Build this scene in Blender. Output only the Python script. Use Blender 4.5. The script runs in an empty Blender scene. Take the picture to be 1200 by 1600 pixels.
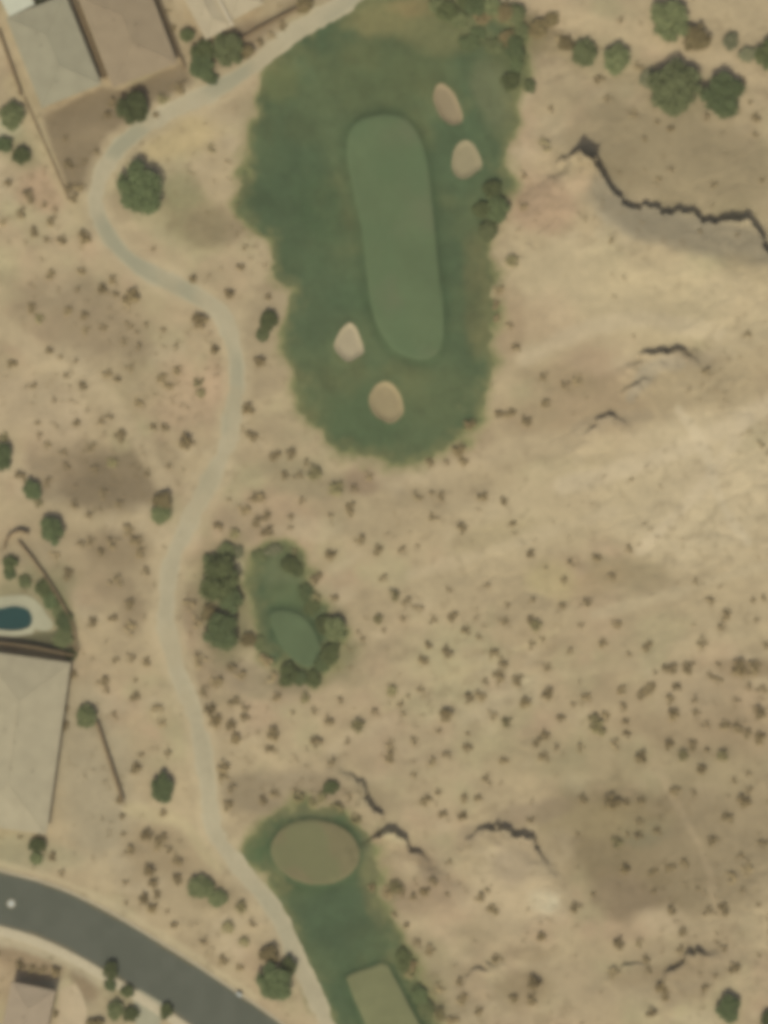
import bpy, math, random
import numpy as np
from mathutils import Vector
random.seed(7)
C = bpy.context.scene.collection
S = 0.13                                   # metres per photo pixel
def wx(px): return (px - 600.0) * S
def wy(py): return (800.0 - py) * S

# ------------------------------------------------------------------ camera, sky, sun
CAM_H = 620.0
cam = bpy.data.objects.new('camera', bpy.data.cameras.new('camera'))
C.objects.link(cam)
cam.location = (0, 0, CAM_H)
cam.rotation_euler = (0, 0, 0)
cam.data.sensor_fit = 'VERTICAL'
cam.data.sensor_height = 24.0
cam.data.lens = 24.0 * CAM_H / (1600 * S)
cam.data.clip_start = 1.0
cam.data.clip_end = 20000.0
bpy.context.scene.camera = cam
SUN_EL, SUN_AZ = math.radians(52), math.radians(195)       # azimuth clockwise from north (+Y)
w = bpy.data.worlds.new("World"); bpy.context.scene.world = w; w.use_nodes = True
nt = w.node_tree; bgn = nt.nodes['Background']
sky = nt.nodes.new('ShaderNodeTexSky'); sky.sky_type = 'NISHITA'; sky.sun_disc = False
sky.sun_elevation = SUN_EL; sky.sun_rotation = SUN_AZ; sky.dust_density = 3.5; sky.ozone_density = 0.6; sky.air_density = 0.75
nt.links.new(sky.outputs[0], bgn.inputs[0]); bgn.inputs[1].default_value = 0.10
sl = bpy.data.lights.new('sun', 'SUN'); sl.energy = 2.5; sl.angle = math.radians(0.5); sl.color = (1.0, 0.975, 0.88)
sun = bpy.data.objects.new('sun', sl); C.objects.link(sun)
sd = Vector((math.sin(SUN_AZ)*math.cos(SUN_EL), math.cos(SUN_AZ)*math.cos(SUN_EL), math.sin(SUN_EL)))
sun.rotation_euler = sd.to_track_quat('Z', 'Y').to_euler()
sc = bpy.context.scene
sc.render.engine = 'CYCLES'
sc.view_settings.view_transform = 'Standard'; sc.view_settings.look = 'None'
sc.view_settings.exposure = 0.03; sc.view_settings.gamma = 1.0
sc.cycles.pixel_filter_type = 'BLACKMAN_HARRIS'
sc.cycles.filter_width = 6.0               # the aerial photograph is soft
sc.render.resolution_x = 768; sc.render.resolution_y = 1024

# ------------------------------------------------------------------ numeric helpers
def lin(r, g, b, k=1.0):
    o = []
    for c in (r, g, b):
        c /= 255.0
        o.append((c/12.92 if c <= 0.04045 else ((c+0.055)/1.055)**2.4) * k)
    return np.array(o)
def vnoise(x, y, f, seed):
    x = x*f + seed*17.31; y = y*f - seed*9.77
    xi = np.floor(x).astype(np.int64); yi = np.floor(y).astype(np.int64)
    xf = x - xi; yf = y - yi
    xf = xf*xf*xf*(xf*(xf*6-15)+10); yf = yf*yf*yf*(yf*(yf*6-15)+10)
    def h(a, b):
        n = (a*374761393 + b*668265263 + seed*1442695041) & 0xffffffff
        n = ((n ^ (n >> 13)) * 1274126177) & 0xffffffff
        n = (n ^ (n >> 16)) & 0xffff
        return n / 65535.0
    a = h(xi, yi); b = h(xi+1, yi); c = h(xi, yi+1); d = h(xi+1, yi+1)
    return (a*(1-xf)+b*xf)*(1-yf) + (c*(1-xf)+d*xf)*yf
def fbm(x, y, f, seed, n=4, g=0.5):          # about -1..1
    t = 0; a = 1.0; s = 0
    for i in range(n):
        ca, sa = math.cos(i*1.1+seed), math.sin(i*1.1+seed)
        t = t + a*(vnoise(x*ca-y*sa, x*sa+y*ca, f, seed+i*13)*2-1); s += a; a *= g; f *= 2.03
    return t / s * 1.35
def smooth(a, b, x):
    t = np.clip((x-a)/(b-a), 0, 1); return t*t*(3-2*t)
def catmull(P, closed=True, n=6):
    P = [np.array(p, float) for p in P]; N = len(P); out = []
    rng = range(N) if closed else range(N-1)
    for i in rng:
        p1, p2 = P[i], P[(i+1) % N]
        p0 = P[(i-1) % N] if closed or i > 0 else 2*p1-p2
        p3 = P[(i+2) % N] if closed or i+2 < N else 2*p2-p1
        for k in range(n):
            t = k/n
            out.append(0.5*((2*p1)+(-p0+p2)*t+(2*p0-5*p1+4*p2-p3)*t*t+(-p0+3*p1-3*p2+p3)*t**3))
    if not closed: out.append(P[-1])
    return np.array(out)
def W(P): P = np.array(P, float); return np.stack([(P[:,0]-600)*S, (800-P[:,1])*S], 1)
def seg_dist(X, Y, poly, closed):
    """distance, parameter along (0..1), side of the nearest segment (+ = right of travel)"""
    best = np.full(X.shape, 1e9); par = np.zeros(X.shape); side = np.ones(X.shape)
    n = len(poly); m = n if closed else n-1
    for i in range(m):
        ax, ay = poly[i]; bx, by = poly[(i+1) % n]
        dx, dy = bx-ax, by-ay; L = dx*dx+dy*dy
        if L < 1e-9: continue
        t = np.clip(((X-ax)*dx+(Y-ay)*dy)/L, 0, 1)
        d = np.hypot(X-ax-t*dx, Y-ay-t*dy)
        k = d < best
        best = np.where(k, d, best); par = np.where(k, (i+t)/m, par)
        cr = ((X-ax)*dy-(Y-ay)*dx)/math.sqrt(L)
        sg = np.sign(cr)
        if not closed and (i == 0 or i == m-1):           # beyond an open end: fade round the end
            e = (t <= 0) if i == 0 else (t >= 1)
            if m == 1: e = (t <= 0) | (t >= 1)
            sg = np.where(e, cr/np.maximum(d, 1e-6), sg)
        side = np.where(k, sg, side)
    return best, par, side
def inside(X, Y, poly):
    r = np.zeros(X.shape, bool); n = len(poly)
    for i in range(n):
        ax, ay = poly[i]; bx, by = poly[(i+1) % n]
        if ay == by: continue
        k = ((ay > Y) != (by > Y)) & (X < (bx-ax)*(Y-ay)/(by-ay)+ax)
        r ^= k
    return r
def boxed(X, Y, poly, m, fn, default):
    out = np.full(X.shape, default, float)
    k = (X > poly[:,0].min()-m) & (X < poly[:,0].max()+m) & (Y > poly[:,1].min()-m) & (Y < poly[:,1].max()+m)
    if k.any(): out[k] = fn(X[k], Y[k])
    return out
def sdf(X, Y, poly, m=8.0):                  # + inside, metres
    def fn(x, y):
        d, _, _ = seg_dist(x, y, poly, True); return np.where(inside(x, y, poly), d, -d)
    return boxed(X, Y, poly, m, fn, -m)
def line_d(X, Y, poly, m=14.0):
    return boxed(X, Y, poly, m, lambda x, y: seg_dist(x, y, poly, False)[0], m)

# ------------------------------------------------------------------ outlines traced in photo pixels
TURF = W(catmull([(480,45),(540,10),(600,-8),(680,-10),(740,12),(790,42),(815,70),(822,110),(810,150),(802,190),(795,230),
 (790,270),(792,300),(783,340),(765,370),(755,400),(762,440),(772,490),(768,540),(765,580),(755,630),(735,662),(700,695),
 (650,712),(600,720),(550,714),(512,695),(490,660),(470,610),(455,570),(440,530),(450,480),(460,455),(430,440),(425,400),
 (420,370),(395,345),(380,315),(395,260),(388,200),(402,160),(407,120),(430,85)]))
GREEN = W(catmull([(545,210),(560,190),(590,180),(625,182),(650,205),(665,245),(672,290),(678,350),(685,420),(692,480),
 (692,530),(680,555),(655,562),(620,550),(595,520),(580,480),(572,420),(565,360),(552,300),(543,250)]))
BUNK = [W(catmull(p)) for p in (
 [(680,137),(692,132),(708,145),(722,175),(722,190),(708,196),(690,185),(678,160)],
 [(712,230),(725,220),(738,224),(750,245),(752,262),(735,276),(718,279),(706,265),(707,245)],
 [(545,505),(558,515),(568,545),(562,556),(545,565),(530,555),(522,540),(530,520)],
 [(600,596),(618,605),(630,630),(628,648),(610,661),(588,650),(577,630),(582,608)])]
TURF2 = W(catmull([(392,868),(430,854),(468,872),(496,915),(512,962),(524,1005),(512,1046),(482,1060),(444,1042),(418,1004),(402,962),(396,920)]))
TEE2 = W(catmull([(422,962),(445,954),(478,968),(497,1000),(500,1028),(483,1042),(457,1030),(434,1000)]))
TURF3 = W(catmull([(420,1284),(480,1264),(530,1268),(567,1300),(588,1350),(600,1400),(622,1470),(648,1530),(690,1630),(740,1760),
 (600,1790),(555,1700),(520,1610),(482,1520),(452,1440),(420,1380),(388,1335),(400,1304)]))
TEE3 = W(catmull([(493+69*math.cos(a)-6*math.sin(a), 1331+50*math.sin(a)+8*math.cos(a)) for a in np.linspace(0, 2*math.pi, 18)[:-1]]))
TEE4 = W([(541,1528),(548,1522),(598,1505),(606,1508),(655,1600),(700,1700),(620,1730),(575,1610)])
PATHC = catmull([(620,-110),(590,-45),(552,-6),(505,24),(460,50),(420,82),(385,112),(330,145),(280,168),(225,198),(183,235),
 (158,275),(150,320),(168,365),(203,405),(250,432),(300,458),(338,483),(360,520),(369,570),(366,630),(355,690),(335,740),
 (308,790),(285,840),(266,890),(260,950),(266,1010),(281,1060),(302,1110),(316,1170),(325,1230),(335,1295),(370,1350),
 (412,1398),(440,1440),(465,1500),(495,1560),(515,1612),(528,1645)], False)
PATHC = W(PATHC)
ROADC = W(catmull([(-900,1500),(-600,1430),(-300,1383),(-150,1380),(-60,1389),(0,1404),(70,1424),(140,1456),(205,1494),(270,1534),(345,1584),
 (400,1622),(480,1685),(600,1800),(800,2050),(1000,2400)], False))
ROAD_HW = 5.35
def rect(*p): return W(p)
HOUSES = [rect((12,32),(68,172),(160,134),(104,-6)), rect((124,-2),(178,140),(279,102),(225,-40)),
 rect((283,-12),(326,66),(437,28),(405,-50)), rect((113,1036),(75,1300),(-200,1262),(-160,1000)), rect((22,1527),(90,1547),(66,1640),(-2,1620))]
POOL = W(catmull([(-40,952),(0,950),(22,946),(44,952),(51,968),(44,981),(20,986),(-10,983),(-40,980)]))
DECK = W(catmull([(-60,940),(-10,934),(38,930),(62,944),(74,962),(82,972),(80,983),(66,986),(54,983),(50,990),(20,994),(-20,990),(-60,988)]))
BANKS = [  # polyline west->east, height, run-out on the high (south) side
 ([(886,246),(900,238),(916,243),(932,264),(944,284),(956,304),(984,317),(1010,323),(1040,331),(1062,329),(1084,340),(1100,351),(1120,350),
   (1140,344),(1163,341),(1178,353),(1192,378),(1215,395),(1260,400)], 2.8, 9, (.7,1.9,2.0,1.4,1.1,.8,.7,.7,.8,.8,.9,.9,1.0,1.2,1.2,1.1,.9,.8,.4)),
 ([(1004,556),(1020,551),(1040,551),(1058,546),(1072,548)], 2.0, 4.5, (.6,1,1.2,1.1,.5)),
 ([(976,606),(990,596),(1004,590)], 1.3, 4, (.5,1,.5)),
 ([(920,668),(938,656),(955,645),(966,648)], 1.4, 4, (.5,1,1,.5)),
 ([(554,1210),(566,1228),(577,1248),(592,1274)], 1.8, 4, (.4,.8,1.2,.8)),
 ([(584,1302),(598,1297),(616,1298),(630,1307),(640,1322),(652,1332),(664,1338)], 2.1, 6, (.7,1.3,1.2,1,.8,.8,.3)),
 ([(742,1300),(758,1292),(776,1290),(795,1300),(812,1303),(828,1312),(838,1326),(850,1337)], 1.9, 7, (.5,1,1.1,1.1,1.1,1.2,.7,.4)),
 ([(1044,1516),(1062,1504),(1084,1487)], 1.8, 4, (.8,1,1.1)),
 ([(955,1518),(975,1506),(995,1504)], 1.0, 3, (.6,1,.6)),
 ([(730,1522),(748,1512),(764,1506)], 1.0, 3, (.6,1,.6)),
]
BANKS = [(W(catmull(p, False, 5)), h, l, t) for p, h, l, t in BANKS]

# ------------------------------------------------------------------ the shared terrain lattice
STEP = 2.5*S
def axis(a, b):
    core = np.arange(a, b, STEP); ex = np.array([(1.33**k-1)*2.0+STEP for k in range(1, 27)])
    return np.concatenate([(core[0]-ex)[::-1], core, core[-1]+ex])
GXa = axis(wx(-190), wx(1390)); GYa = axis(wy(1790), wy(-190))
GX, GY = np.meshgrid(GXa, GYa)
far = np.hypot(GX, GY)
D = {}
D['turf'] = np.maximum(np.maximum(sdf(GX,GY,TURF), sdf(GX,GY,TURF2)), sdf(GX,GY,TURF3))
D['green'] = sdf(GX,GY,GREEN); D['bunk'] = [sdf(GX,GY,b,4) for b in BUNK]
D['tee2'] = sdf(GX,GY,TEE2); D['tee3'] = sdf(GX,GY,TEE3); D['tee4'] = sdf(GX,GY,TEE4)
D['path'] = 1.75 - line_d(GX,GY,PATHC); D['road'] = ROAD_HW - line_d(GX,GY,ROADC, 40)
D['pool'] = sdf(GX,GY,POOL); D['deck'] = sdf(GX,GY,DECK)
hs = np.full(GX.shape, -12.0)
for h in HOUSES: hs = np.maximum(hs, sdf(GX,GY,h,12))
D['house'] = hs
def height():
    x, y = GX, GY
    flat = np.clip(smooth(0, 7, -D['house']), 0, 1)*smooth(0, 6, -D['road']-1.5)*smooth(0, 6, -D['deck'])
    z = 0.9*fbm(x,y,1/34,3,3) + 0.20*fbm(x,y,1/9,5,3)*(1-0.8*smooth(-2,1,D['turf'])) + 0.035*fbm(x,y,1/2.6,8,2)*(1-smooth(-1,1,D['turf']))
    rx_, ry_ = x*math.cos(.45)+y*math.sin(.45), -x*math.sin(.45)+y*math.cos(.45)
    rid = 1-np.abs(fbm(rx_*.45, ry_, 1/9, 15, 3)); rs2 = 1-np.sqrt(fbm(rx_*.45, ry_, 1/9, 15, 2, .4)**2+.05); gul = 1-np.abs(fbm(rx_*.5+3, ry_, 1/4.2, 17, 3))
    open_ = smooth(wx(700), wx(850), x+6*fbm(x,y,1/20,19,2))*smooth(-1,-6,D['turf'])
    z = z + open_*(1.0*(rs2-.35)*smooth(-.3,.5,fbm(x,y,1/26,23,2)) - .13*smooth(.6,1.0,gul)*smooth(-.1,.5,fbm(x,y,1/17,25,2)))
    z = z + .22*(1-open_)*(rid-.6)*smooth(0,-4,D['turf'])
    z = z*flat*smooth(1500, 200, far) * (1-0.6*smooth(-1.5,.5,D['path']))
    for k, (P, H, L, tab) in enumerate(BANKS):
        L = L*1.7; m = 3.2*L
        b = (x > P[:,0].min()-m) & (x < P[:,0].max()+m) & (y > P[:,1].min()-m) & (y < P[:,1].max()+m)
        if not b.any(): continue
        xs, ys = x[b], y[b]
        xs2 = xs + 0.9*fbm(xs,ys,1/2.0,21+k,2); ys2 = ys + 0.9*fbm(xs,ys,1/1.7,31+k,2)
        d, t, s = seg_dist(xs2, ys2, P, False)
        amp = H*np.interp(t, np.linspace(0,1,len(tab)), tab); fb = smooth(.3,5.0,d); amp = amp*(1-fb) + H*np.mean(tab)*.85*fb
        ends = smooth(0,1,np.clip(s,0,1))
        up = s > 0
        prof = np.where(up, np.exp(-(d/L)**1.2)*smooth(-.05,.25,d), 0)
        z[b] = z[b] + amp*prof*ends
    z = z + 0.35*smooth(-1.2,.8,D['green']) + .35*smooth(-1,.5,D['tee2']) + .45*smooth(-1,.5,D['tee3']) + .4*smooth(-1,.5,D['tee4'])
    for d in D['bunk']: z = z + 0.10*smooth(-1.6,-.2,d) - 0.5*smooth(-.1,.95,d)
    z = z - 1.5*smooth(0.0,0.35,D['pool'])
    return z
GZ = height()
def H(x, y):
    i = int(np.clip(np.searchsorted(GXa, x)-1, 0, len(GXa)-2)); j = int(np.clip(np.searchsorted(GYa, y)-1, 0, len(GYa)-2))
    u = (x-GXa[i])/(GXa[i+1]-GXa[i]); v = (y-GYa[j])/(GYa[j+1]-GYa[j])
    u = min(max(u,0),1); v = min(max(v,0),1)
    return float((GZ[j,i]*(1-u)+GZ[j,i+1]*u)*(1-v) + (GZ[j+1,i]*(1-u)+GZ[j+1,i+1]*u)*v)

# ------------------------------------------------------------------ colours of the soil and the turf (albedo, plus painted shade at banks and thicket)
def mix(a, b, t):
    t = np.asarray(t)[..., None]; return a*(1-t) + b*t
def ell(x, y, cx, cy, rx, ry, ang=0, soft=0.5, rough=0.25, seed=1):
    X = (x-wx(cx))/S; Y = (wy(cy)-y)/S
    a = math.radians(ang); u = (X*math.cos(a)+Y*math.sin(a))/rx; v = (-X*math.sin(a)+Y*math.cos(a))/ry
    r = np.hypot(u, v) + rough*NZ
    return smooth(1+soft, 1-soft, r)
PATCH = [ # cx cy rx ry angle  colour(srgb as lit)  strength
 (1000,470,210,75,8,(186,170,132),.8),(1090,760,160,120,-20,(188,172,136),.85),(870,790,150,70,-15,(180,164,128),.7),(1160,480,90,60,0,(182,166,130),.5),
 (910,640,130,42,-8,(156,137,105),.75),(1110,600,110,36,-10,(162,146,112),.7),(880,595,60,24,10,(146,130,98),.6),(1060,560,60,16,0,(158,142,112),.6),
 (1060,245,185,88,15,(147,133,101),.95),(1090,375,135,26,14,(146,135,108),.9),(960,335,45,20,35,(152,142,116),.6),(1180,420,60,20,15,(160,145,110),.5),
 (845,320,55,40,20,(168,142,112),.7),(880,440,60,50,0,(182,166,130),.5),(850,500,60,40,0,(182,160,126),.5),
 (1010,1330,150,105,12,(130,116,86),.97),(980,1400,60,34,10,(132,116,90),.7),(1010,1300,40,22,-10,(124,120,92),.6),(1170,1045,40,16,0,(140,122,92),.8),(1080,1150,110,26,12,(146,130,98),.7),(1170,1350,50,40,0,(142,128,98),.7),(1060,1530,70,30,-20,(142,126,98),.7),(1140,1125,60,26,15,(144,126,96),.6),(1130,1320,110,110,0,(148,133,102),.7),(1080,1500,110,60,-15,(152,136,106),.6),(930,1280,110,28,0,(152,137,100),.6),
 (1090,1120,160,70,10,(158,140,108),.6),(960,1190,220,40,5,(160,146,110),.5),(850,1408,24,20,0,(204,200,168),1.0),(810,1395,80,60,10,(180,163,128),.8),
 (1032,1440,40,24,0,(180,162,128),.8),(880,1545,110,50,0,(163,146,114),.6),(820,1545,40,30,0,(140,124,92),.6),(830,1490,45,14,0,(140,124,94),.6),
 (985,895,65,28,8,(150,136,102),.7),(930,912,60,20,-18,(160,140,104),.6),(860,905,40,30,0,(178,164,118),.6),(1000,960,120,60,0,(166,150,116),.4),
 (770,840,60,22,-15,(160,146,110),.6),(800,1350,30,30,0,(150,135,110),.5),(830,1270,60,20,-10,(140,124,100),.5),
 (140,500,105,62,15,(145,129,100),.85),(175,745,90,50,-10,(124,110,84),.9),(90,720,50,40,0,(140,124,96),.7),(60,640,80,50,20,(176,158,126),.6),
 (290,620,70,55,10,(176,152,120),.6),(225,600,45,35,0,(156,142,108),.6),(75,290,45,38,0,(172,146,114),.8),(280,215,60,35,-25,(180,162,118),.8),
 (300,340,62,40,35,(144,134,98),.85),(340,350,50,34,0,(136,122,92),.6),(280,295,34,30,0,(134,130,94),.7),(240,400,60,20,30,(166,150,116),.5),(120,880,110,60,20,(144,128,98),.55),(190,860,50,34,0,(132,116,88),.6),
 (180,920,30,26,0,(138,122,94),.5),(205,960,22,34,0,(136,120,92),.6),(50,870,50,34,0,(140,128,100),.5),(60,940,60,60,0,(120,118,84),.6),(60,1003,60,14,4,(106,98,76),.8),
 (140,1200,60,150,-8,(160,148,118),.8),(50,1335,70,28,8,(156,148,114),.7),(260,1330,60,40,20,(148,130,98),.55),(330,1400,40,24,15,(140,126,94),.55),
 (330,1080,60,60,0,(150,132,102),.5),(390,1060,40,30,0,(150,134,106),.5),(300,950,22,40,0,(144,126,98),.6),(470,745,80,28,15,(150,138,106),.6),(570,752,30,22,0,(142,122,96),.7),
 (390,810,50,26,0,(152,136,106),.5),(430,1235,110,34,-5,(140,126,98),.7),(540,1250,70,34,0,(148,132,102),.6),(590,1360,34,60,-20,(126,112,84),.6),(660,1400,60,30,-10,(146,128,100),.7),
 (660,1345,40,24,0,(156,138,110),.5),(640,1490,80,36,20,(146,132,100),.5),(690,1550,60,50,0,(146,132,102),.6),(650,1560,40,60,-20,(116,112,76),.7),
 (765,42,80,44,15,(100,98,66),.92),(850,60,50,22,25,(128,116,82),.6),(722,12,40,18,0,(98,100,66),.9),(770,40,22,14,0,(170,162,124),.6),(795,500,25,60,0,(150,130,100),.5),(740,690,40,40,0,(142,124,96),.5),(620,1170,80,40,-15,(156,138,108),.6),  # dark thicket patches paint the shadows among the bushes into the soil
 (20,170,40,60,0,(160,144,112),.5),(10,200,24,16,0,(176,170,136),.7),(40,235,40,30,0,(140,134,98),.6),(330,125,60,20,-25,(150,140,106),.5),(400,60,60,26,-25,(124,108,84),.7),
 (1050,140,90,40,10,(150,138,104),.5),(950,100,90,30,10,(158,144,108),.5),(480,10,50,20,-25,(126,112,84),.6),(415,510,36,60,0,(150,136,106),.5),(240,470,60,40,0,(168,150,116),.4),
 (352,935,46,86,-5,(112,110,76),.7),(520,1000,34,60,-20,(112,112,76),.7),(460,1062,50,20,0,(124,118,84),.6),(430,1060,60,34,0,(150,136,106),.5),(75,1000,44,14,4,(98,96,68),.8),(100,960,18,40,-20,(100,104,66),.7),(45,1505,50,22,15,(140,122,92),.8),(133,1535,17,34,-18,(136,118,90),.85),(200,1560,40,40,0,(140,132,98),.6),(140,1590,40,24,0,(150,140,110),.5),
]
LINES = [ # pale streaks and trails, and dark bands painting shade along the banks
 ([(880,760),(980,730),(1090,690),(1210,630)],12,(193,177,143),.6),([(1000,860),(1080,780),(1140,700),(1170,650)],8,(193,177,143),.6),([(1060,640),(1100,700),(1130,790),(1170,850)],6,(195,180,146),.6),([(640,900),(740,870),(860,830),(960,800)],8,(184,168,134),.5),([(820,560),(900,520),(1000,500),(1120,520)],12,(190,174,140),.5),([(930,960),(1040,930),(1140,900),(1220,880)],8,(184,169,134),.45),
 ([(935,300),(1000,344),(1080,362),(1150,372),(1200,392),(1260,410)],20,(136,126,101),.95),  # shadow band of the long bank, painted into the soil colour
 ([(985,620),(1020,575),(1060,566)],9,(150,140,116),.6),([(900,672),(960,655),(1010,650)],10,(148,134,106),.6),([(730,1300),(800,1315),(850,1340)],12,(146,132,104),.6),  # first four: painted shade bands beside the smaller banks
 ([(590,1310),(640,1335),(670,1350)],9,(146,128,98),.6),([(960,1525),(1040,1520),(1090,1500)],13,(142,126,96),.6),  # more bank shade painted as darker soil
 ([(-60,470),(20,520),(70,565),(140,590),(180,640),(220,695),(262,760)],13,(178,161,126),.75),
 ([(20,130),(55,200),(85,260),(125,330)],13,(174,158,120),.7),
 ([(830,-10),(900,30),(1000,55),(1080,80),(1200,125),(1330,160)],16,(182,163,126),.75),
 ([(1020,1190),(1060,1260),(1100,1340),(1120,1420),(1150,1500),(1175,1620)],6,(168,150,117),.45),
 ([(600,1110),(660,1075),(720,1050),(800,1020),(870,985)],5,(178,163,124),.5),
 ([(640,1180),(760,1130),(860,1060),(980,1040),(1080,1000),(1200,990)],6,(176,160,124),.4),
 ([(205,1265),(240,1275),(285,1285),(320,1330),(345,1350)],10,(180,166,126),.7),
 ([(372,880),(385,915),(398,958)],5,(184,172,134),.95),
 ([(600,745),(700,740),(800,700),(900,690),(1000,700)],16,(180,163,128),.5),
 ([(560,800),(620,920),(760,880),(900,820)],22,(176,160,124),.35),
 ([(0,1463),(60,1478),(110,1498),(160,1530)],11,(182,170,136),.8),
 ([(0,1350),(80,1371),(160,1406),(240,1453),(330,1513),(400,1560)],5,(186,172,134),.6),
 ([(-40,60),(20,-30)],10,(160,140,108),.5),
]
LOT = W([(66,182),(160,136),(180,142),(285,100),(302,132),(240,192),(190,228),(160,262),(140,300),(108,304)])
NZ = fbm(GX,GY,1/5.0,51,4)
def soil():
    x, y = GX, GY
    c = np.broadcast_to(lin(171,154,119), x.shape+(3,)).copy()
    n1 = fbm(x,y,1/26,61,4); n2 = fbm(x,y,1/7,67,4); n3 = fbm(x*0.6+y*0.35,y*1.3-x*0.3,1/4.0,71,4)
    c = mix(c, lin(184,167,130), 0.55*np.clip(n1,0,1)); c = mix(c, lin(156,138,105), 0.5*np.clip(-n1,0,1))
    c = mix(c, lin(174,148,118), 0.45*smooth(.1,.8,fbm(x,y,1/13,77,3)))
    c = mix(c, lin(164,158,118), 0.45*smooth(.1,.8,fbm(x,y,1/11,79,3)))
    sm = smooth(.05,.75,fbm(x*.8+y*.35,y*1.2-x*.3,1/6.5,171,4)); c = mix(c, lin(150,134,104), .38*sm)
    sm = smooth(.15,.8,fbm(x*.8+y*.35,y*1.2-x*.3,1/8.0,173,4)); c = mix(c, lin(188,172,138), .38*sm)
    for i, (cx,cy,rx,ry,a,col,st) in enumerate(PATCH):
        m = max(rx,ry)*S*2.2
        X0, Y0 = wx(cx), wy(cy)
        i0, i1 = np.searchsorted(GXa, [X0-m, X0+m]); j0, j1 = np.searchsorted(GYa, [Y0-m, Y0+m])
        if i1 <= i0 or j1 <= j0: continue
        sl_ = (slice(j0,j1), slice(i0,i1))
        t = ell_at(sl_, cx,cy,rx,ry,a)*st
        c[sl_] = mix(c[sl_], lin(*col), t)
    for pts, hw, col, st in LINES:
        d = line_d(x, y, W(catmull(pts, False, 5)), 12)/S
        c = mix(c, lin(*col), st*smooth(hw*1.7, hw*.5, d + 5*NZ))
    lot = sdf(x, y, LOT, 6)
    c = mix(c, lin(132,117,89), .97*smooth(-.6,.6,lot+.5*NZ))
    # compacted dust shoulders of the cart path
    c = mix(c, lin(182,166,130), .6*smooth(-2.4,-.2,D['path']+.8*NZ))
    # overspray grass thinning out round the turf
    g = D['turf'] + 2.3*NZ + 0.9*n3
    c = mix(c, lin(140,134,92), .85*smooth(-3.2,-.2,g)); c = mix(c, lin(104,110,70), .85*smooth(-1.6,.4,g))
    # small scale mottling: gravel, twigs, crust
    v = 1 + .07*n2 + .06*n3 + .05*fbm(x,y,1/1.3,91,3)
    speck = smooth(.42,.75,fbm(x,y,1/1.7,97,2))*smooth(.0,.5,fbm(x,y,1/18,99,2)+.25)
    c = mix(c*v[...,None], lin(130,114,84), .26*speck*smooth(.3,-1,D['turf']))
    return np.clip(c, .01, .9)
def ell_at(s_, cx,cy,rx,ry,a):
    X = (GX[s_]-wx(cx))/S; Y = (wy(cy)-GY[s_])/S
    a = math.radians(a); u = (X*math.cos(a)+Y*math.sin(a))/rx; v = (-X*math.sin(a)+Y*math.cos(a))/ry
    r = np.hypot(u, v) + .28*NZ[s_]
    return smooth(1.4, .6, r)
def turf_col():
    x, y = GX, GY
    c = np.broadcast_to(lin(93,104,71), x.shape+(3,)).copy()
    c = mix(c, lin(82,98,68), .8*smooth(-.2,.6,fbm(x,y,1/14,101,3)))
    c = mix(c, lin(110,112,74), .7*smooth(.0,.8,fbm(x,y,1/10,103,3)))
    # mowing lanes along and across the fairway
    a = math.radians(70); u = x*math.cos(a)+y*math.sin(a)*-1; q = x*math.sin(a)+y*math.cos(a)
    c = c*(1+.06*np.sign(np.sin(q*.9+.4*NZ))*smooth(-.2,.4,fbm(x,y,1/15,105,2)))[...,None]
    for cx,cy,rx,ry,ang,col,st in [(440,330,60,130,0,(78,93,65),.8),(600,120,100,60,0,(98,104,68),.6),(600,30,70,30,0,(134,126,84),.85),(650,10,40,18,0,(150,130,88),.7),
        (700,50,60,36,0,(124,122,82),.8),(770,150,30,60,-15,(120,120,86),.6),(480,480,60,60,0,(84,99,70),.6),(470,660,30,60,-20,(112,114,74),.5),(745,450,20,90,0,(112,108,72),.6),
        (500,330,34,60,-15,(80,98,66),.6),(430,130,40,30,0,(112,116,74),.6),(560,660,70,50,0,(88,104,70),.6),(690,620,60,50,0,(96,104,70),.5),(640,470,120,20,0,(80,98,66),.3),
        (520,1430,70,50,0,(78,94,67),.8),(470,1370,40,30,0,(84,98,64),.6),(400,1320,22,30,0,(88,104,66),.7),(640,1560,30,60,-20,(86,98,64),.7),(440,900,30,34,0,(108,114,80),.8),(450,930,40,20,0,(94,106,70),.6),
        (580,1330,20,50,-15,(116,112,82),.8),(480,1270,60,12,0,(112,108,80),.7),(430,800,30,30,0,(100,112,74),.4),(585,1400,16,60,-15,(104,104,72),.7)]:
        m = max(rx,ry)*S*2.2; i0, i1 = np.searchsorted(GXa, [wx(cx)-m, wx(cx)+m]); j0, j1 = np.searchsorted(GYa, [wy(cy)-m, wy(cy)+m])
        s_ = (slice(j0,j1), slice(i0,i1)); c[s_] = mix(c[s_], lin(*col), st*ell_at(s_,cx,cy,rx,ry,ang))
    # longer collar of rough round the green and the tees
    for k in ('green','tee2','tee3','tee4'):
        c = mix(c, lin(74,90,60), .55*smooth(-2.8,-.3,D[k]+.25*NZ))
    e = D['turf'] + 2.6*NZ + 1.1*fbm(x,y,1/1.2,175,2)
    c = mix(lin(126,122,82)*np.ones_like(c), c, .35+.65*smooth(-.8,3.4,e))
    v = 1 + .09*fbm(x*.5,y*1.1,1/4,177,3) + .07*fbm(x,y,1/2.2,111,3) + .07*fbm(x,y,1/.8,113,2)
    return np.clip(c*v[...,None], .01, .9)
SOIL = soil(); TCOL = turf_col()*np.array([.83,.87,.85])

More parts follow.
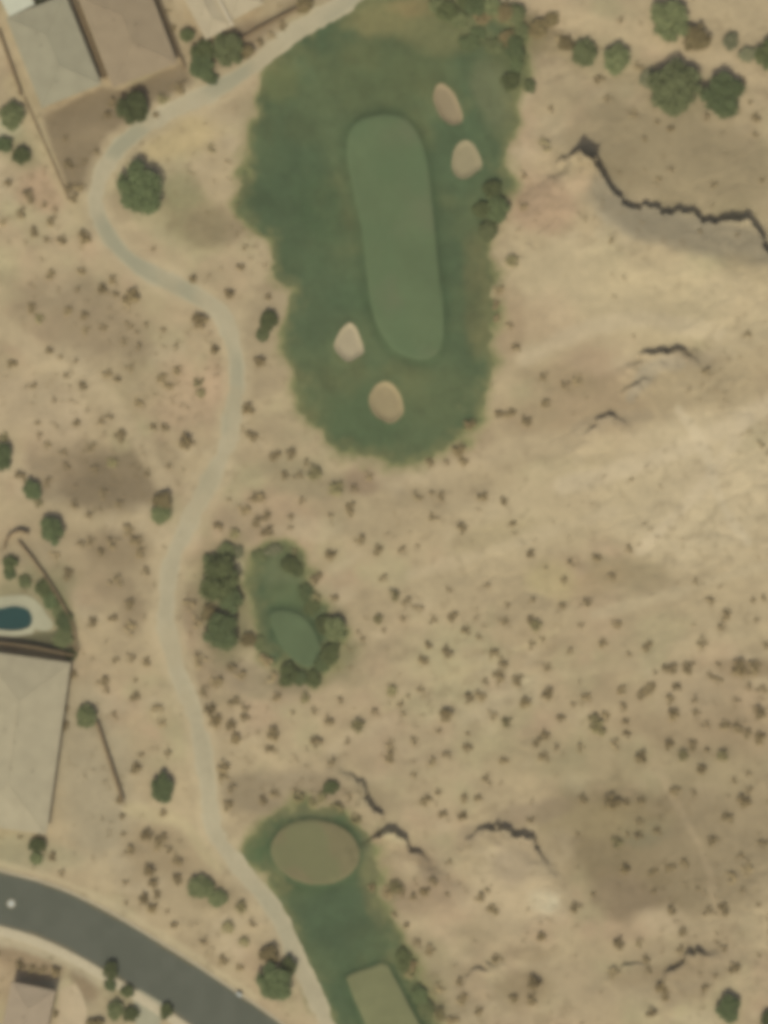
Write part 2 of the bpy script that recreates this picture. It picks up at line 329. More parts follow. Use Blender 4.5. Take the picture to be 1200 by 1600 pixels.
# ------------------------------------------------------------------ materials
def mat_attr(name, rough=.95, nscale=6.0, bump=.4, amount=.12, gloss=0.1):
    m = bpy.data.materials.new(name); m.use_nodes = True; n = m.node_tree.nodes; L = m.node_tree.links
    b = n['Principled BSDF']; b.inputs['Roughness'].default_value = rough; b.inputs['Specular IOR Level'].default_value = gloss
    a = n.new('ShaderNodeAttribute'); a.attribute_name = 'Col'
    g = n.new('ShaderNodeNewGeometry')
    t = n.new('ShaderNodeTexNoise'); t.inputs['Scale'].default_value = nscale; t.inputs['Detail'].default_value = 6
    L.new(g.outputs['Position'], t.inputs['Vector'])
    mr = n.new('ShaderNodeMapRange'); mr.inputs[1].default_value = .25; mr.inputs[2].default_value = .75
    mr.inputs[3].default_value = 1-amount; mr.inputs[4].default_value = 1+amount
    L.new(t.outputs['Fac'], mr.inputs[0])
    mx = n.new('ShaderNodeVectorMath'); mx.operation = 'SCALE'
    L.new(a.outputs['Color'], mx.inputs[0]); L.new(mr.outputs[0], mx.inputs['Scale']); L.new(mx.outputs[0], b.inputs['Base Color'])
    bp = n.new('ShaderNodeBump'); bp.inputs['Strength'].default_value = bump; bp.inputs['Distance'].default_value = .08
    L.new(t.outputs['Fac'], bp.inputs['Height']); L.new(bp.outputs[0], b.inputs['Normal'])
    return m
def mat(name, col, rough=.9, scale=3.0, amount=.12, bump=.2, col2=None, spec=.2, objvar=0.0, metallic=0):
    m = bpy.data.materials.new(name); m.use_nodes = True; n = m.node_tree.nodes; L = m.node_tree.links
    b = n['Principled BSDF']; b.inputs['Roughness'].default_value = rough; b.inputs['Specular IOR Level'].default_value = spec
    b.inputs['Metallic'].default_value = metallic
    g = n.new('ShaderNodeNewGeometry'); t = n.new('ShaderNodeTexNoise'); t.inputs['Scale'].default_value = scale; t.inputs['Detail'].default_value = 5
    L.new(g.outputs['Position'], t.inputs['Vector'])
    col = np.array(col); c2 = np.array(col2) if col2 is not None else col*(1+amount); c1 = col*(1-amount) if col2 is None else col
    r = n.new('ShaderNodeValToRGB'); r.color_ramp.elements[0].position = .32; r.color_ramp.elements[1].position = .68
    r.color_ramp.elements[0].color = (*c1, 1); r.color_ramp.elements[1].color = (*c2, 1)
    L.new(t.outputs['Fac'], r.inputs[0]); out = r.outputs[0]
    if objvar:
        oi = n.new('ShaderNodeObjectInfo'); mr = n.new('ShaderNodeMapRange'); mr.inputs[3].default_value = 1-objvar; mr.inputs[4].default_value = 1+objvar
        L.new(oi.outputs['Random'], mr.inputs[0]); s = n.new('ShaderNodeVectorMath'); s.operation = 'SCALE'
        L.new(out, s.inputs[0]); L.new(mr.outputs[0], s.inputs['Scale']); out = s.outputs[0]
    L.new(out, b.inputs['Base Color'])
    if bump:
        bp = n.new('ShaderNodeBump'); bp.inputs['Strength'].default_value = bump; bp.inputs['Distance'].default_value = .03
        L.new(t.outputs['Fac'], bp.inputs['Height']); L.new(bp.outputs[0], b.inputs['Normal'])
    return m
def leaf_mat(name, c1, c2):
    m = mat(name, c1, .75, 1.6, 0, 0, c2, .15, .2)
    return m
M = {}
M['soil'] = mat_attr('soil', nscale=2.2, bump=.2, amount=.07)
M['grass'] = mat_attr('grass', nscale=9, bump=.5, amount=.12)
M['sand'] = mat_attr('bunker_sand', nscale=5, bump=.2, amount=.06)
M['path'] = mat_attr('path_surface', nscale=3, bump=.15, amount=.06)
M['asphalt'] = mat_attr('asphalt', nscale=8, bump=.2, amount=.06, rough=.85)
M['concrete'] = mat('concrete', lin(186,174,142), .9, 1.5, .08)
M['deck'] = mat('pool_deck_concrete', lin(170,166,136), .85, 1.2, .07)
M['drive'] = mat('driveway_concrete', lin(178,162,130), .85, .8, .06)
M['stucco'] = mat('stucco', lin(176,156,122), .95, 2, .06)
M['blockwall'] = mat('block_wall', lin(132,113,82), .95, 1.5, .12)
M['trim'] = mat('painted_trim', lin(120,100,76), .7, 2, .05)
M['seam_pale'] = mat('pale_seam', lin(196,184,154), .7, 3, .05)
M['white'] = mat('white_roofing', lin(190,190,164), .6, 1.5, .05)
M['darkmetal'] = mat('dark_metal', lin(70,62,50), .5, 4, .1)
M['iron'] = mat('cast_iron', lin(176,180,168), .5, 6, .1)
M['tile'] = mat('pool_tile', lin(44,84,74), .4, 2, .15)
M['bark'] = mat('bark', lin(92,76,56), .95, 8, .2)
M['rock'] = mat('rock', lin(170,152,120), .95, 3, .15, objvar=.15)
gm = bpy.data.materials.new('window_glass'); gm.use_nodes = True; gb = gm.node_tree.nodes['Principled BSDF']
gb.inputs['Base Color'].default_value = (.03,.04,.05,1); gb.inputs['Roughness'].default_value = .08; M['glass'] = gm
wm = bpy.data.materials.new('pool_water'); wm.use_nodes = True; wn = wm.node_tree.nodes; wb = wn['Principled BSDF']
wb.inputs['Base Color'].default_value = (.03,.10,.088,1); wb.inputs['Roughness'].default_value = .06; wb.inputs['Transmission Weight'].default_value = .45; wb.inputs['IOR'].default_value = 1.33
wt = wn.new('ShaderNodeTexNoise'); wt.inputs['Scale'].default_value = 1.2; wp = wn.new('ShaderNodeBump'); wp.inputs['Strength'].default_value = .15
wm.node_tree.links.new(wt.outputs[0], wp.inputs['Height']); wm.node_tree.links.new(wp.outputs[0], wb.inputs['Normal']); M['water'] = wm
def roof_mat(name, c):
    m = mat(name, c, .9, .35, .07, 0); n = m.node_tree.nodes; L = m.node_tree.links; b = n['Principled BSDF']
    tc = n.new('ShaderNodeTexCoord'); wv = n.new('ShaderNodeTexWave'); wv.inputs['Scale'].default_value = 2.2; wv.inputs['Distortion'].default_value = .3
    wv.bands_direction = 'DIAGONAL'
    L.new(tc.outputs['Object'], wv.inputs['Vector']); bp = n.new('ShaderNodeBump'); bp.inputs['Strength'].default_value = .35; bp.inputs['Distance'].default_value = .04
    L.new(wv.outputs['Fac'], bp.inputs['Height']); L.new(bp.outputs[0], b.inputs['Normal']); return m
M['roof_grey'] = roof_mat('grey_roof_tile', lin(151,145,118))
M['roof_brown'] = roof_mat('brown_roof_tile', lin(148,132,104))
M['roof_cream'] = roof_mat('cream_roof_tile', lin(174,161,130))
M['roof_tan'] = roof_mat('tan_roof_tile', lin(166,156,126))
M['roof_taupe'] = roof_mat('taupe_roof_tile', lin(162,146,120))

# ------------------------------------------------------------------ object helpers
def tag(o, label=None, cat=None, group=None, kind=None):
    if label: o['label'] = label
    if cat: o['category'] = cat
    if group: o['group'] = group
    if kind: o['kind'] = kind
    return o
def link(name, me, m=None, parent=None):
    o = bpy.data.objects.new(name, me); C.objects.link(o)
    if m is not None and len(me.materials) == 0: me.materials.append(m)
    if parent is not None: o.parent = parent
    return o
def mesh(name, V, F, m=None, parent=None, smoothed=False):
    me = bpy.data.meshes.new(name); me.from_pydata([tuple(v) for v in V], [], [tuple(f) for f in F]); me.update()
    if smoothed: me.polygons.foreach_set('use_smooth', [True]*len(me.polygons))
    return link(name, me, m, parent)
def empty(name, loc=(0,0,0), rz=0):
    o = bpy.data.objects.new(name, None); C.objects.link(o); o.location = loc; o.rotation_euler = (0,0,rz); o.empty_display_size = .2; return o
def fast_mesh(name, V, F, cols=None, m=None, smoothed=True):
    me = bpy.data.meshes.new(name)
    V = np.asarray(V, np.float32); nf = len(F)
    me.vertices.add(len(V)); me.vertices.foreach_set('co', V.ravel())
    lens = np.array([len(f) for f in F]) if not isinstance(F, np.ndarray) else np.full(nf, F.shape[1])
    flat = np.concatenate([np.asarray(f) for f in F]) if not isinstance(F, np.ndarray) else F.ravel()
    me.loops.add(len(flat)); me.loops.foreach_set('vertex_index', flat.astype(np.int32))
    me.polygons.add(nf); st = np.concatenate([[0], np.cumsum(lens)[:-1]]).astype(np.int32)
    me.polygons.foreach_set('loop_start', st); me.polygons.foreach_set('loop_total', lens.astype(np.int32))
    if smoothed: me.polygons.foreach_set('use_smooth', np.ones(nf, bool))
    me.update(calc_edges=True); me.validate()
    if cols is not None:
        a = me.color_attributes.new('Col', 'FLOAT_COLOR', 'POINT'); c = np.ones((len(V),4), np.float32); c[:,:3] = cols; a.data.foreach_set('color', c.ravel())
    return link(name, me, m)

# ------------------------------------------------------------------ ground
NY, NX = GX.shape
idx = np.arange(NY*NX).reshape(NY, NX)
Q = np.stack([idx[:-1,:-1].ravel(), idx[:-1,1:].ravel(), idx[1:,1:].ravel(), idx[1:,:-1].ravel()], 1)
tag(fast_mesh('ground', np.stack([GX.ravel(), GY.ravel(), GZ.ravel()], 1), Q, SOIL.reshape(-1,3), M['soil']), kind='structure')
def sheet(name, d, off, col, m):
    """the part of the terrain where d > 0, cut cleanly along d = 0 and laid off metres above it"""
    ins = d > 0
    cnt = ins[:-1,:-1].astype(int)+ins[:-1,1:]+ins[1:,1:]+ins[1:,:-1]
    V = []; Cc = []; key = {}; F = []
    Zo = GZ + off
    def gv(j, i):
        k = (j, i)
        if k not in key: key[k] = len(V); V.append((GX[j,i], GY[j,i], Zo[j,i])); Cc.append(col[j,i])
        return key[k]
    def ev(a, b):
        k = (a, b) if a < b else (b, a)
        if ('e', k) not in key:
            (j0,i0),(j1,i1) = k; t = d[j0,i0]/(d[j0,i0]-d[j1,i1]); t = min(max(t, .001), .999)
            key[('e',k)] = len(V)
            V.append((GX[j0,i0]+(GX[j1,i1]-GX[j0,i0])*t, GY[j0,i0]+(GY[j1,i1]-GY[j0,i0])*t, Zo[j0,i0]+(Zo[j1,i1]-Zo[j0,i0])*t))
            Cc.append(col[j0,i0]*(1-t)+col[j1,i1]*t)
        return key[('e',k)]
    for j, i in zip(*np.nonzero(cnt)):
        q = [(j,i),(j,i+1),(j+1,i+1),(j+1,i)]
        if cnt[j,i] == 4: F.append([gv(*p) for p in q]); continue
        out = []
        for k in range(4):
            a, b = q[k], q[(k+1)%4]
            if d[a] > 0: out.append(gv(*a))
            if (d[a] > 0) != (d[b] > 0): out.append(ev(a, b))
        if len(out) >= 3: F.append(out)
    return fast_mesh(name, V, F, np.array(Cc), m)
def const(c, a1=.05, f1=1/4.0, seed=5, a2=.04):
    v = 1 + a1*fbm(GX,GY,f1,seed,3) + a2*fbm(GX,GY,1/1.1,seed+3,2)
    return np.array(c)*v[...,None]
n_edge = fbm(GX,GY,1/1.5,121,3)
tag(sheet('grass', D['turf'] + .9*n_edge + 2.0*NZ, .03, TCOL, M['grass']), 'soft edged green turf of the golf fairway, approach and tee surrounds', kind='stuff')
gc = const(lin(93,108,74), .07, 1/7.0, 131)
gc = mix(gc, lin(102,108,78), .6*smooth(0,.7,fbm(GX,GY,1/9,133,2))); gc = mix(gc, lin(90,108,74), .5*smooth(0,.7,fbm(GX,GY,1/7,137,2)))
tag(sheet('putting_green', D['green']+.1*n_edge, .06, gc, M['grass']), kind='structure')
tag(sheet('tee_box', D['tee2']+.1*n_edge, .06, const(lin(92,106,73), .06), M['grass']), kind='structure')
c3 = const(lin(118,111,79), .05); c3 = mix(c3, lin(112,114,78), .7*smooth(-.3,.6,fbm(GX,GY,1/6,141,2)))
tag(sheet('tee_box', D['tee3']+.15*n_edge, .06, c3, M['grass']), kind='structure')
tag(sheet('tee_box', D['tee4']+.1*n_edge, .06, const(lin(120,121,84), .06), M['grass']), kind='structure')
BC = [(142,128,98),(146,136,104),(162,150,120),(150,136,101)]
for d, b in zip(D['bunk'], BC):
    c = mix(const(lin(*b), .05), lin(b[0]+16,b[1]+14,b[2]+8), .7*smooth(.9,.1,d)*smooth(-.6,.4,NZ))
    tag(sheet('sand_bunker', d+.12*n_edge, .09, c, M['sand']), kind='structure')
pc = const(lin(172,162,131), .06, 1/5.0, 151)
pc = mix(pc, lin(150,147,120), .85*smooth(-.1,.6,fbm(GX,GY,1/12,153,2))); pc = mix(pc, lin(184,172,138), .75*smooth(.7,.0,D['path']+.4*NZ))
pc = mix(pc, lin(170,157,124), .45*smooth(.1,.7,fbm(GX,GY,1/10,181,3)))
tag(sheet('cart_path', D['path']+.3*n_edge+.55*NZ, .05, pc, M['path']), kind='structure')
rc = const(lin(87,90,76), .03, 1/6.0, 161, .03)
rc = mix(rc, lin(124,112,84), .75*smooth(.75,.1,D['road']+.25*NZ))
rc = mix(rc, lin(96,98,84), .5*smooth(.3,.9,vnoise(GX,GY,1/3.0,163)))
tag(sheet('road', D['road'], .04, rc, M['asphalt']), kind='structure')

def ribbon(name, P, prof, m, closed=False, parent=None, cap=True, base=None):
    """sweep a profile [(across, up), ...] along P (world xy), following the terrain"""
    V, F = [], []; n = len(P); k = len(prof)
    for i in range(n):
        a = P[(i-1) % n] if closed or i else P[i]; b = P[(i+1) % n] if closed or i < n-1 else P[i]
        t = np.array(b)-np.array(a); t = t/np.hypot(*t); nx, ny = t[1], -t[0]
        h = H(P[i][0], P[i][1]) if base is None else base
        for (u, v) in prof: V.append((P[i][0]+nx*u, P[i][1]+ny*u, h+v))
    for i in range(n if closed else n-1):
        for q in range(k):
            a = i*k+q; b = i*k+(q+1) % k; c = ((i+1) % n)*k+(q+1) % k; d = ((i+1) % n)*k+q
            F.append((a,b,c,d))
    if not closed and cap: F.append(tuple(range(k))[::-1]); F.append(tuple((n-1)*k+q for q in range(k)))
    return mesh(name, V, F, m, parent)
def offset_line(P, off):
    o = []
    for i in range(len(P)):
        a = P[max(i-1,0)]; b = P[min(i+1,len(P)-1)]; t = b-a; t = t/np.hypot(*t); o.append((P[i][0]+t[1]*off, P[i][1]-t[0]*off))
    return o
near = [i for i in range(len(ROADC)) if abs(ROADC[i][0]) < 175 and abs(ROADC[i][1]) < 190]
RC = ROADC[near]
for s in (-1, 1):
    L_ = offset_line(RC, s*(ROAD_HW+.02)); pr = [(0,-.1),(0,.13),(s*.42,.13),(s*.42,-.1)]
    if s > 0: pr = pr[::-1]
    tag(ribbon('kerb', L_, pr, M['concrete']), kind='structure')
L_ = offset_line(RC, ROAD_HW+.48)
tag(ribbon('pavement', L_, [(1.5,-.1),(1.5,.11),(0,.11),(0,-.1)], M['concrete']), kind='structure')

# manhole cover in the road, drain box by the kerb
def lathe(name, prof, m, loc, parent=None, n=20):
    V = []; F = []
    for (r, z) in prof:
        for i in range(n): a = 2*math.pi*i/n; V.append((r*math.cos(a), r*math.sin(a), z))
    for k in range(len(prof)-1):
        for i in range(n): F.append((k*n+i, k*n+(i+1)%n, (k+1)*n+(i+1)%n, (k+1)*n+i))
    F.append(tuple((len(prof)-1)*n+i for i in range(n)))
    o = mesh(name, V, F, m, parent); o.location = loc; return o
x, y = wx(17.5), wy(1412); mh = empty('manhole_cover', (x, y, H(x,y)+.04))
lathe('frame', [(.82,-.02),(.82,.03),(.62,.035),(.62,.0)], M['concrete'], (0,0,0), mh); lathe('lid', [(.6,-.01),(.6,.028),(.5,.032),(.48,.026),(.2,.03)], M['iron'], (0,0,0), mh)
tag(mh, 'pale round manhole cover set in the grey asphalt street at left', 'manhole cover')
def box(name, x0,x1,y0,y1,z0,z1, m, parent=None, bev=0):
    b = bev
    if not b:
        V = [(x0,y0,z0),(x1,y0,z0),(x1,y1,z0),(x0,y1,z0),(x0,y0,z1),(x1,y0,z1),(x1,y1,z1),(x0,y1,z1)]
        return mesh(name, V, [(0,3,2,1),(4,5,6,7),(0,1,5,4),(1,2,6,5),(2,3,7,6),(3,0,4,7)], m, parent)
    V = [(x0,y0,z0),(x1,y0,z0),(x1,y1,z0),(x0,y1,z0),(x0,y0,z1-b),(x1,y0,z1-b),(x1,y1,z1-b),(x0,y1,z1-b),(x0+b,y0+b,z1),(x1-b,y0+b,z1),(x1-b,y1-b,z1),(x0+b,y1-b,z1)]
    return mesh(name, V, [(0,3,2,1),(0,1,5,4),(1,2,6,5),(2,3,7,6),(3,0,4,7),(4,5,9,8),(5,6,10,9),(6,7,11,10),(7,4,8,11),(8,9,10,11)], m, parent)
x, y = wx(374), wy(1553); ub = empty('utility_box', (x, y, H(x,y)+.12), math.radians(-38))
box('cabinet', -.55,.55,-.3,.3,0,.75, M['iron'], ub, .05); box('plinth', -.65,.65,-.4,.4,-.2,0, M['concrete'], ub)
tag(ub, 'small pale utility box on the kerb beside the street bend near dark tree', 'utility box')

# ------------------------------------------------------------------ houses
def hip(parent, cx, cy, lw, ll, z0, pitch, m, over=.45, name='roof'):
    """hip roof on a rectangle lw (x) by ll (y) centred at cx, cy; fascia and ridge caps"""
    a, b = lw/2+over, ll/2+over; h = min(a, b)*pitch; t = .18
    if b >= a: r = [(cx,cy-(b-a),z0+t+h),(cx,cy+(b-a),z0+t+h)]
    else: r = [(cx-(a-b),cy,z0+t+h),(cx+(a-b),cy,z0+t+h)]
    E = [(cx-a,cy-b),(cx+a,cy-b),(cx+a,cy+b),(cx-a,cy+b)]
    V = [(x,y,z0) for x,y in E]+[(x,y,z0+t) for x,y in E]+r
    F = [(3,2,1,0)]+[(i,(i+1)%4,(i+1)%4+4,i+4) for i in range(4)]
    if b >= a: F += [(4,5,8),(5,6,9,8),(6,7,9),(7,4,8,9)]
    else: F += [(4,5,9,8),(5,6,9),(6,7,8,9),(7,4,8)]
    o = mesh(name, V, F, m, parent)
    cv, cf = [], []
    def cap(p, q):
        p, q = Vector(p), Vector(q); d = (q-p).normalized(); s = d.cross(Vector((0,0,1))).normalized()*.16; u = Vector((0,0,.07)); k = len(cv)
        for e in (p, q): cv.extend([tuple(e-s-u*.6), tuple(e+u), tuple(e+s-u*.6)])
        cf.extend([(k,k+1,k+4,k+3),(k+1,k+2,k+5,k+4),(k,k+2,k+1),(k+3,k+4,k+5)])
    cap(r[0], r[1])
    if b >= a: pr = [(4,0),(5,0),(6,1),(7,1)]
    else: pr = [(4,0),(7,0),(5,1),(6,1)]
    for e, k in pr: cap(V[e], r[k])
    mesh('ridge_cap', cv, cf, m, o)
    return o
def walls(parent, cx, cy, lw, ll, z, m, name='wall'):
    return box(name, cx-lw/2, cx+lw/2, cy-ll/2, cy+ll/2, -.4, z, m, parent)
def window(parent, x, y, ang, wd=1.5, hh=1.2, z=1.0):
    fr = box('window', -wd/2, wd/2, -.06, .03, 0, hh, M['trim'], parent); fr.location = (x,y,z); fr.rotation_euler = (0,0,ang)
    box('pane', -wd/2+.08, wd/2-.08, -.075, -.061, .08, hh-.08, M['glass'], fr); return fr
def door(parent, x, y, ang, wd=1.0, hh=2.1):
    d = box('door', -wd/2, wd/2, -.06, .03, 0, hh, M['trim'], parent); d.location = (x,y,0); d.rotation_euler = (0,0,ang)
    box('handle', wd/2-.16, wd/2-.1, -.12, -.061, 1.0, 1.12, M['darkmetal'], d)
def vent(parent, x, y, z):
    lathe('vent_pipe', [(.09,-.7),(.09,.3),(.14,.3),(.14,.38),(.02,.42)], M['darkmetal'], (x,y,z), parent, 10)
def house(name, R, z, pitch, roof, label, cat='house', wall=M['stucco'], wings=(), nvent=3):
    R = np.array(R); c = R.mean(0); e = R[2]-R[1]; lw = (np.hypot(*(R[2]-R[1]))+np.hypot(*(R[3]-R[0])))/2; ll = (np.hypot(*(R[1]-R[0]))+np.hypot(*(R[2]-R[3])))/2
    u = (R[1]-R[0])/np.hypot(*(R[1]-R[0])); ang = math.atan2(-u[1], -u[0]) - math.pi/2        # local +y runs from R1 to R0
    o = empty(name, (c[0], c[1], H(c[0],c[1])), ang)
    ov = .5; walls(o, 0, 0, lw-2*ov, ll-2*ov, z, wall); hip(o, 0, 0, lw-2*ov, ll-2*ov, z, pitch, M[roof], ov)
    for (cx, cy, w2, l2, dz) in wings:
        walls(o, cx, cy, w2-2*ov, l2-2*ov, z+dz, wall); hip(o, cx, cy, w2-2*ov, l2-2*ov, z+dz, pitch, M[roof], ov)
    a, b = lw/2-ov, ll/2-ov
    for k in (-.55, .1, .6): window(o, a*k, -b-.03, 0)
    for k in (-.5, .5): window(o, a*k, b+.03, math.pi)
    for k in (-.6, .0, .5): window(o, a+.03, b*k, math.pi/2); window(o, -a-.03, b*k, -math.pi/2)
    door(o, a*.38, -b-.03, 0)
    rr = random.Random(name+label)
    for k in range(nvent):
        vx, vy = a*rr.uniform(-.6,.6), b*rr.uniform(-.7,.7); hgt = z+.18+min(a+ov-abs(vx), b+ov-abs(vy))*pitch
        vent(o, vx, vy, hgt)
    tag(o, label, cat); return o
house('house', HOUSES[0], 2.6, .13, 'roof_grey', 'house with greyish tan hip roof between dark side walls, at top left corner')
house('house', HOUSES[1], 2.6, .13, 'roof_brown', 'house with brown hip roof, second from left along the top')
hc = house('house', rect((283,-10),(322,64),(366,45),(327,-30)), 2.8, .22, 'roof_cream', 'house with pale cream roof split by a bright seam, top edge', nvent=2,
           wings=((6.9, 1.0, 7.4, 11.0, .12),))
fl = box('seam_strip', 2.75, 3.25, -5.6, 5.0, 3.2, 3.6, M['seam_pale'], hc, .05)  # pale raised strip along the seam between the two roof planes
house('house', rect((-25,1014),(-63,1284),(75,1300),(113,1036)), 2.7, .15, 'roof_tan', 'large house with pale tan hip roof south of the swimming pool', nvent=5,
      wings=((-11.5, -1.0, 16.0, 18.0, -.15),))
house('house', rect((22,1527),(-2,1640),(66,1646),(90,1548)), 3.0, .2, 'roof_taupe', 'house with taupe roof at bottom left, below the curving street', nvent=2)
# flat white patio cover behind the grey roofed house
x, y = wx(28), wy(2); pt = empty('patio_cover', (x, y, H(x,y)), math.radians(26))
box('roof', -2.9,2.9,-2.6,2.6,2.75,2.95, M['white'], pt, .04); box('fascia', -2.98,2.98,-2.68,-2.605,2.6,2.9, M['darkmetal'], pt)
for sx in (-2.6,2.6):
    for sy in (-2.3,2.3): box('post', sx-.08,sx+.08,sy-.08,sy+.08,-.3,2.75, M['trim'], pt)
tag(pt, 'flat white patio cover roof in the very top left corner', 'patio cover')

def wall(P, h, t, label, m='blockwall', closed=False):
    P = W(catmull(P, closed, 5)) if len(P) > 2 else W([tuple(np.array(P[0])*(1-k/8)+np.array(P[1])*k/8) for k in range(9)])
    o = empty('garden_wall', (P[0][0], P[0][1], 0))
    b = ribbon('panel', P, [(-t/2,-.5),(-t/2,h),(t/2,h),(t/2,-.5)][::-1], M[m], parent=o); b.location = (-P[0][0], -P[0][1], 0)
    c = ribbon('coping', P, [(-t/2-.04,h+.003),(-t/2-.04,h+.07),(t/2+.04,h+.07),(t/2+.04,h+.003)][::-1], M[m], parent=o); c.location = (-P[0][0], -P[0][1], 0)
    tag(o, label, 'wall', 'block walls around the gardens'); return o
wall([(-2,48),(34,150)], .75, .4, 'straight brown block wall left of the greyish roofed house')
wall([(113,-10),(165,124)], .75, .4, 'straight brown block wall between the greyish and the brown roofed houses')
wall([(243,-12),(289,108)], .75, .4, 'straight brown block wall between the brown and the cream roofed houses')
wall([(38,152),(108,312)], .3, .25, 'low tan wall edging the brown back yard beside the sandy trail')
wall([(151,1128),(170,1186),(192,1252)], 1.0, .45, 'freestanding brown wall in the yard right of the large tan roof')
wall([(-10,1003),(50,1010),(118,1024)], 1.5, .22, 'block wall between the swimming pool and the large tan roof')
wall([(8,858),(12,842),(30,830),(46,834)], 1.2, .3, 'short hooked reddish wall at the top of the pool garden')
wall([(30,846),(54,876),(76,908),(98,944),(116,982),(119,1020)], .8, .25, 'long curving wall along the right side of the pool garden')
wall([(345,82),(395,52),(446,24),(480,8)], 1.2, .3, 'brown back wall of the cream roofed house beside the path')

# pool
po = empty('swimming_pool', (wx(5), wy(967), 0)); PP = POOL; zc = H(wx(5), wy(930))
zw = float(np.median([H(a,b) for a,b in W([(30,1000),(60,1000)])]))
b = mesh('basin', [(p[0],p[1],zw-1.3) for p in PP]+[(p[0],p[1],zw+.05) for p in PP], [tuple(range(len(PP)))]+[(i,i+len(PP),(i+1)%len(PP)+len(PP),(i+1)%len(PP)) for i in range(len(PP))], M['tile'], po); b.location = (-po.location.x, -po.location.y, 0)
b = mesh('water_surface', [(p[0],p[1],zw-.12) for p in PP], [tuple(range(len(PP)))[::-1]], M['water'], po); b.location = (-po.location.x, -po.location.y, 0)
b = ribbon('coping', PP, [(.05,zw-.02),(.05,zw+.1),(-.3,zw+.1),(-.3,zw-.02)], M['deck'], True, po, base=0); b.location = (-po.location.x, -po.location.y, 0)
tag(po, 'swimming pool of dark turquoise water in a pale curved deck', 'swimming pool')
tag(sheet('pool_deck', np.minimum(D['deck'], -D['pool']-.3), .06, const(lin(166,162,132), .08), M['path']), kind='structure')
def pad(name, P, off, col): return tag(sheet(name, sdf(GX,GY,W(P),3), off, const(col,.05), M['path']), kind='structure')
pad('driveway', [(94,1546),(118,1536),(128,1552),(136,1576),(132,1700),(84,1700),(90,1570)], .05, lin(182,165,132))
pad('driveway', [(208,1560),(216,1545),(256,1568),(250,1602),(230,1700),(205,1700),(212,1600)], .05, lin(158,154,126))

# ------------------------------------------------------------------ vegetation
def tube(V, F, P, R, n=6):
    P = [Vector(p) for p in P]; k0 = len(V)
    for i, p in enumerate(P):
        d = (P[min(i+1,len(P)-1)]-P[max(i-1,0)]).normalized(); a = d.orthogonal().normalized(); b = d.cross(a)
        for j in range(n): t = 2*math.pi*j/n; V.append(tuple(p+(a*math.cos(t)+b*math.sin(t))*R[i]))
    for i in range(len(P)-1):
        for j in range(n): F.append((k0+i*n+j, k0+i*n+(j+1)%n, k0+(i+1)*n+(j+1)%n, k0+(i+1)*n+j))
def leaves(rs, centres, radii, per, size, flat=.75):
    """leaf clumps: many small tilted quads scattered through each clump"""
    V = []; F = []
    for c, r in zip(centres, radii):
        n = max(3, int(per*(r**2)))
        d = rs.normal(size=(n,3)); d /= np.linalg.norm(d, axis=1)[:,None]; d *= (rs.random((n,1))**.45)*r; d[:,2] *= flat
        p = np.array(c)+d
        nr = rs.normal(size=(n,3))*.75 + d/r*0.7 + np.array([0,0,.6]); nr /= np.linalg.norm(nr,axis=1)[:,None]
        a = np.cross(nr, rs.normal(size=(n,3))); a /= np.linalg.norm(a,axis=1)[:,None]; b = np.cross(nr, a)
        s = size*(.6+.8*rs.random((n,1)))
        q = np.stack([p-a*s-b*s*.55, p+a*s-b*s*.55, p+a*s*.8+b*s*.6, p-a*s*.8+b*s*.5], 1); k = len(V)
        V.append(q.reshape(-1,3))
    V = np.concatenate(V); F = np.arange(len(V)).reshape(-1,4); return V, F
def leaf_mesh(name, V, F, m):
    me = bpy.data.meshes.new(name); me.vertices.add(len(V)); me.vertices.foreach_set('co', np.asarray(V,np.float32).ravel())
    me.loops.add(F.size); me.loops.foreach_set('vertex_index', F.ravel().astype(np.int32)); me.polygons.add(len(F))
    me.polygons.foreach_set('loop_start', (np.arange(len(F))*4).astype(np.int32)); me.polygons.foreach_set('loop_total', np.full(len(F),4,np.int32))
    me.update(calc_edges=True); me.materials.append(m); return me
LM = {'dark': leaf_mat('dark_green_leaf', lin(80,88,52), lin(106,112,70)), 'green': leaf_mat('green_leaf', lin(84,96,60), lin(108,118,76)),
      'olive': leaf_mat('olive_leaf', lin(100,108,68), lin(128,132,88)), 'brown': leaf_mat('brown_leaf', lin(142,125,84), lin(166,147,105)),
      'b0': leaf_mat('faint_brown_leaf', lin(160,142,100), lin(182,163,120)), 'b1': leaf_mat('tan_brown_leaf', lin(150,133,93), lin(172,153,112)),
      'o0': leaf_mat('faint_olive_leaf', lin(156,142,98), lin(174,162,118)), 'o1': leaf_mat('tan_olive_leaf', lin(142,132,88), lin(164,154,108)), 'o2': leaf_mat('deep_olive_leaf', lin(138,128,84), lin(160,149,104)),
      'pale': leaf_mat('grey_green_leaf', lin(112,114,82), lin(142,138,102))}
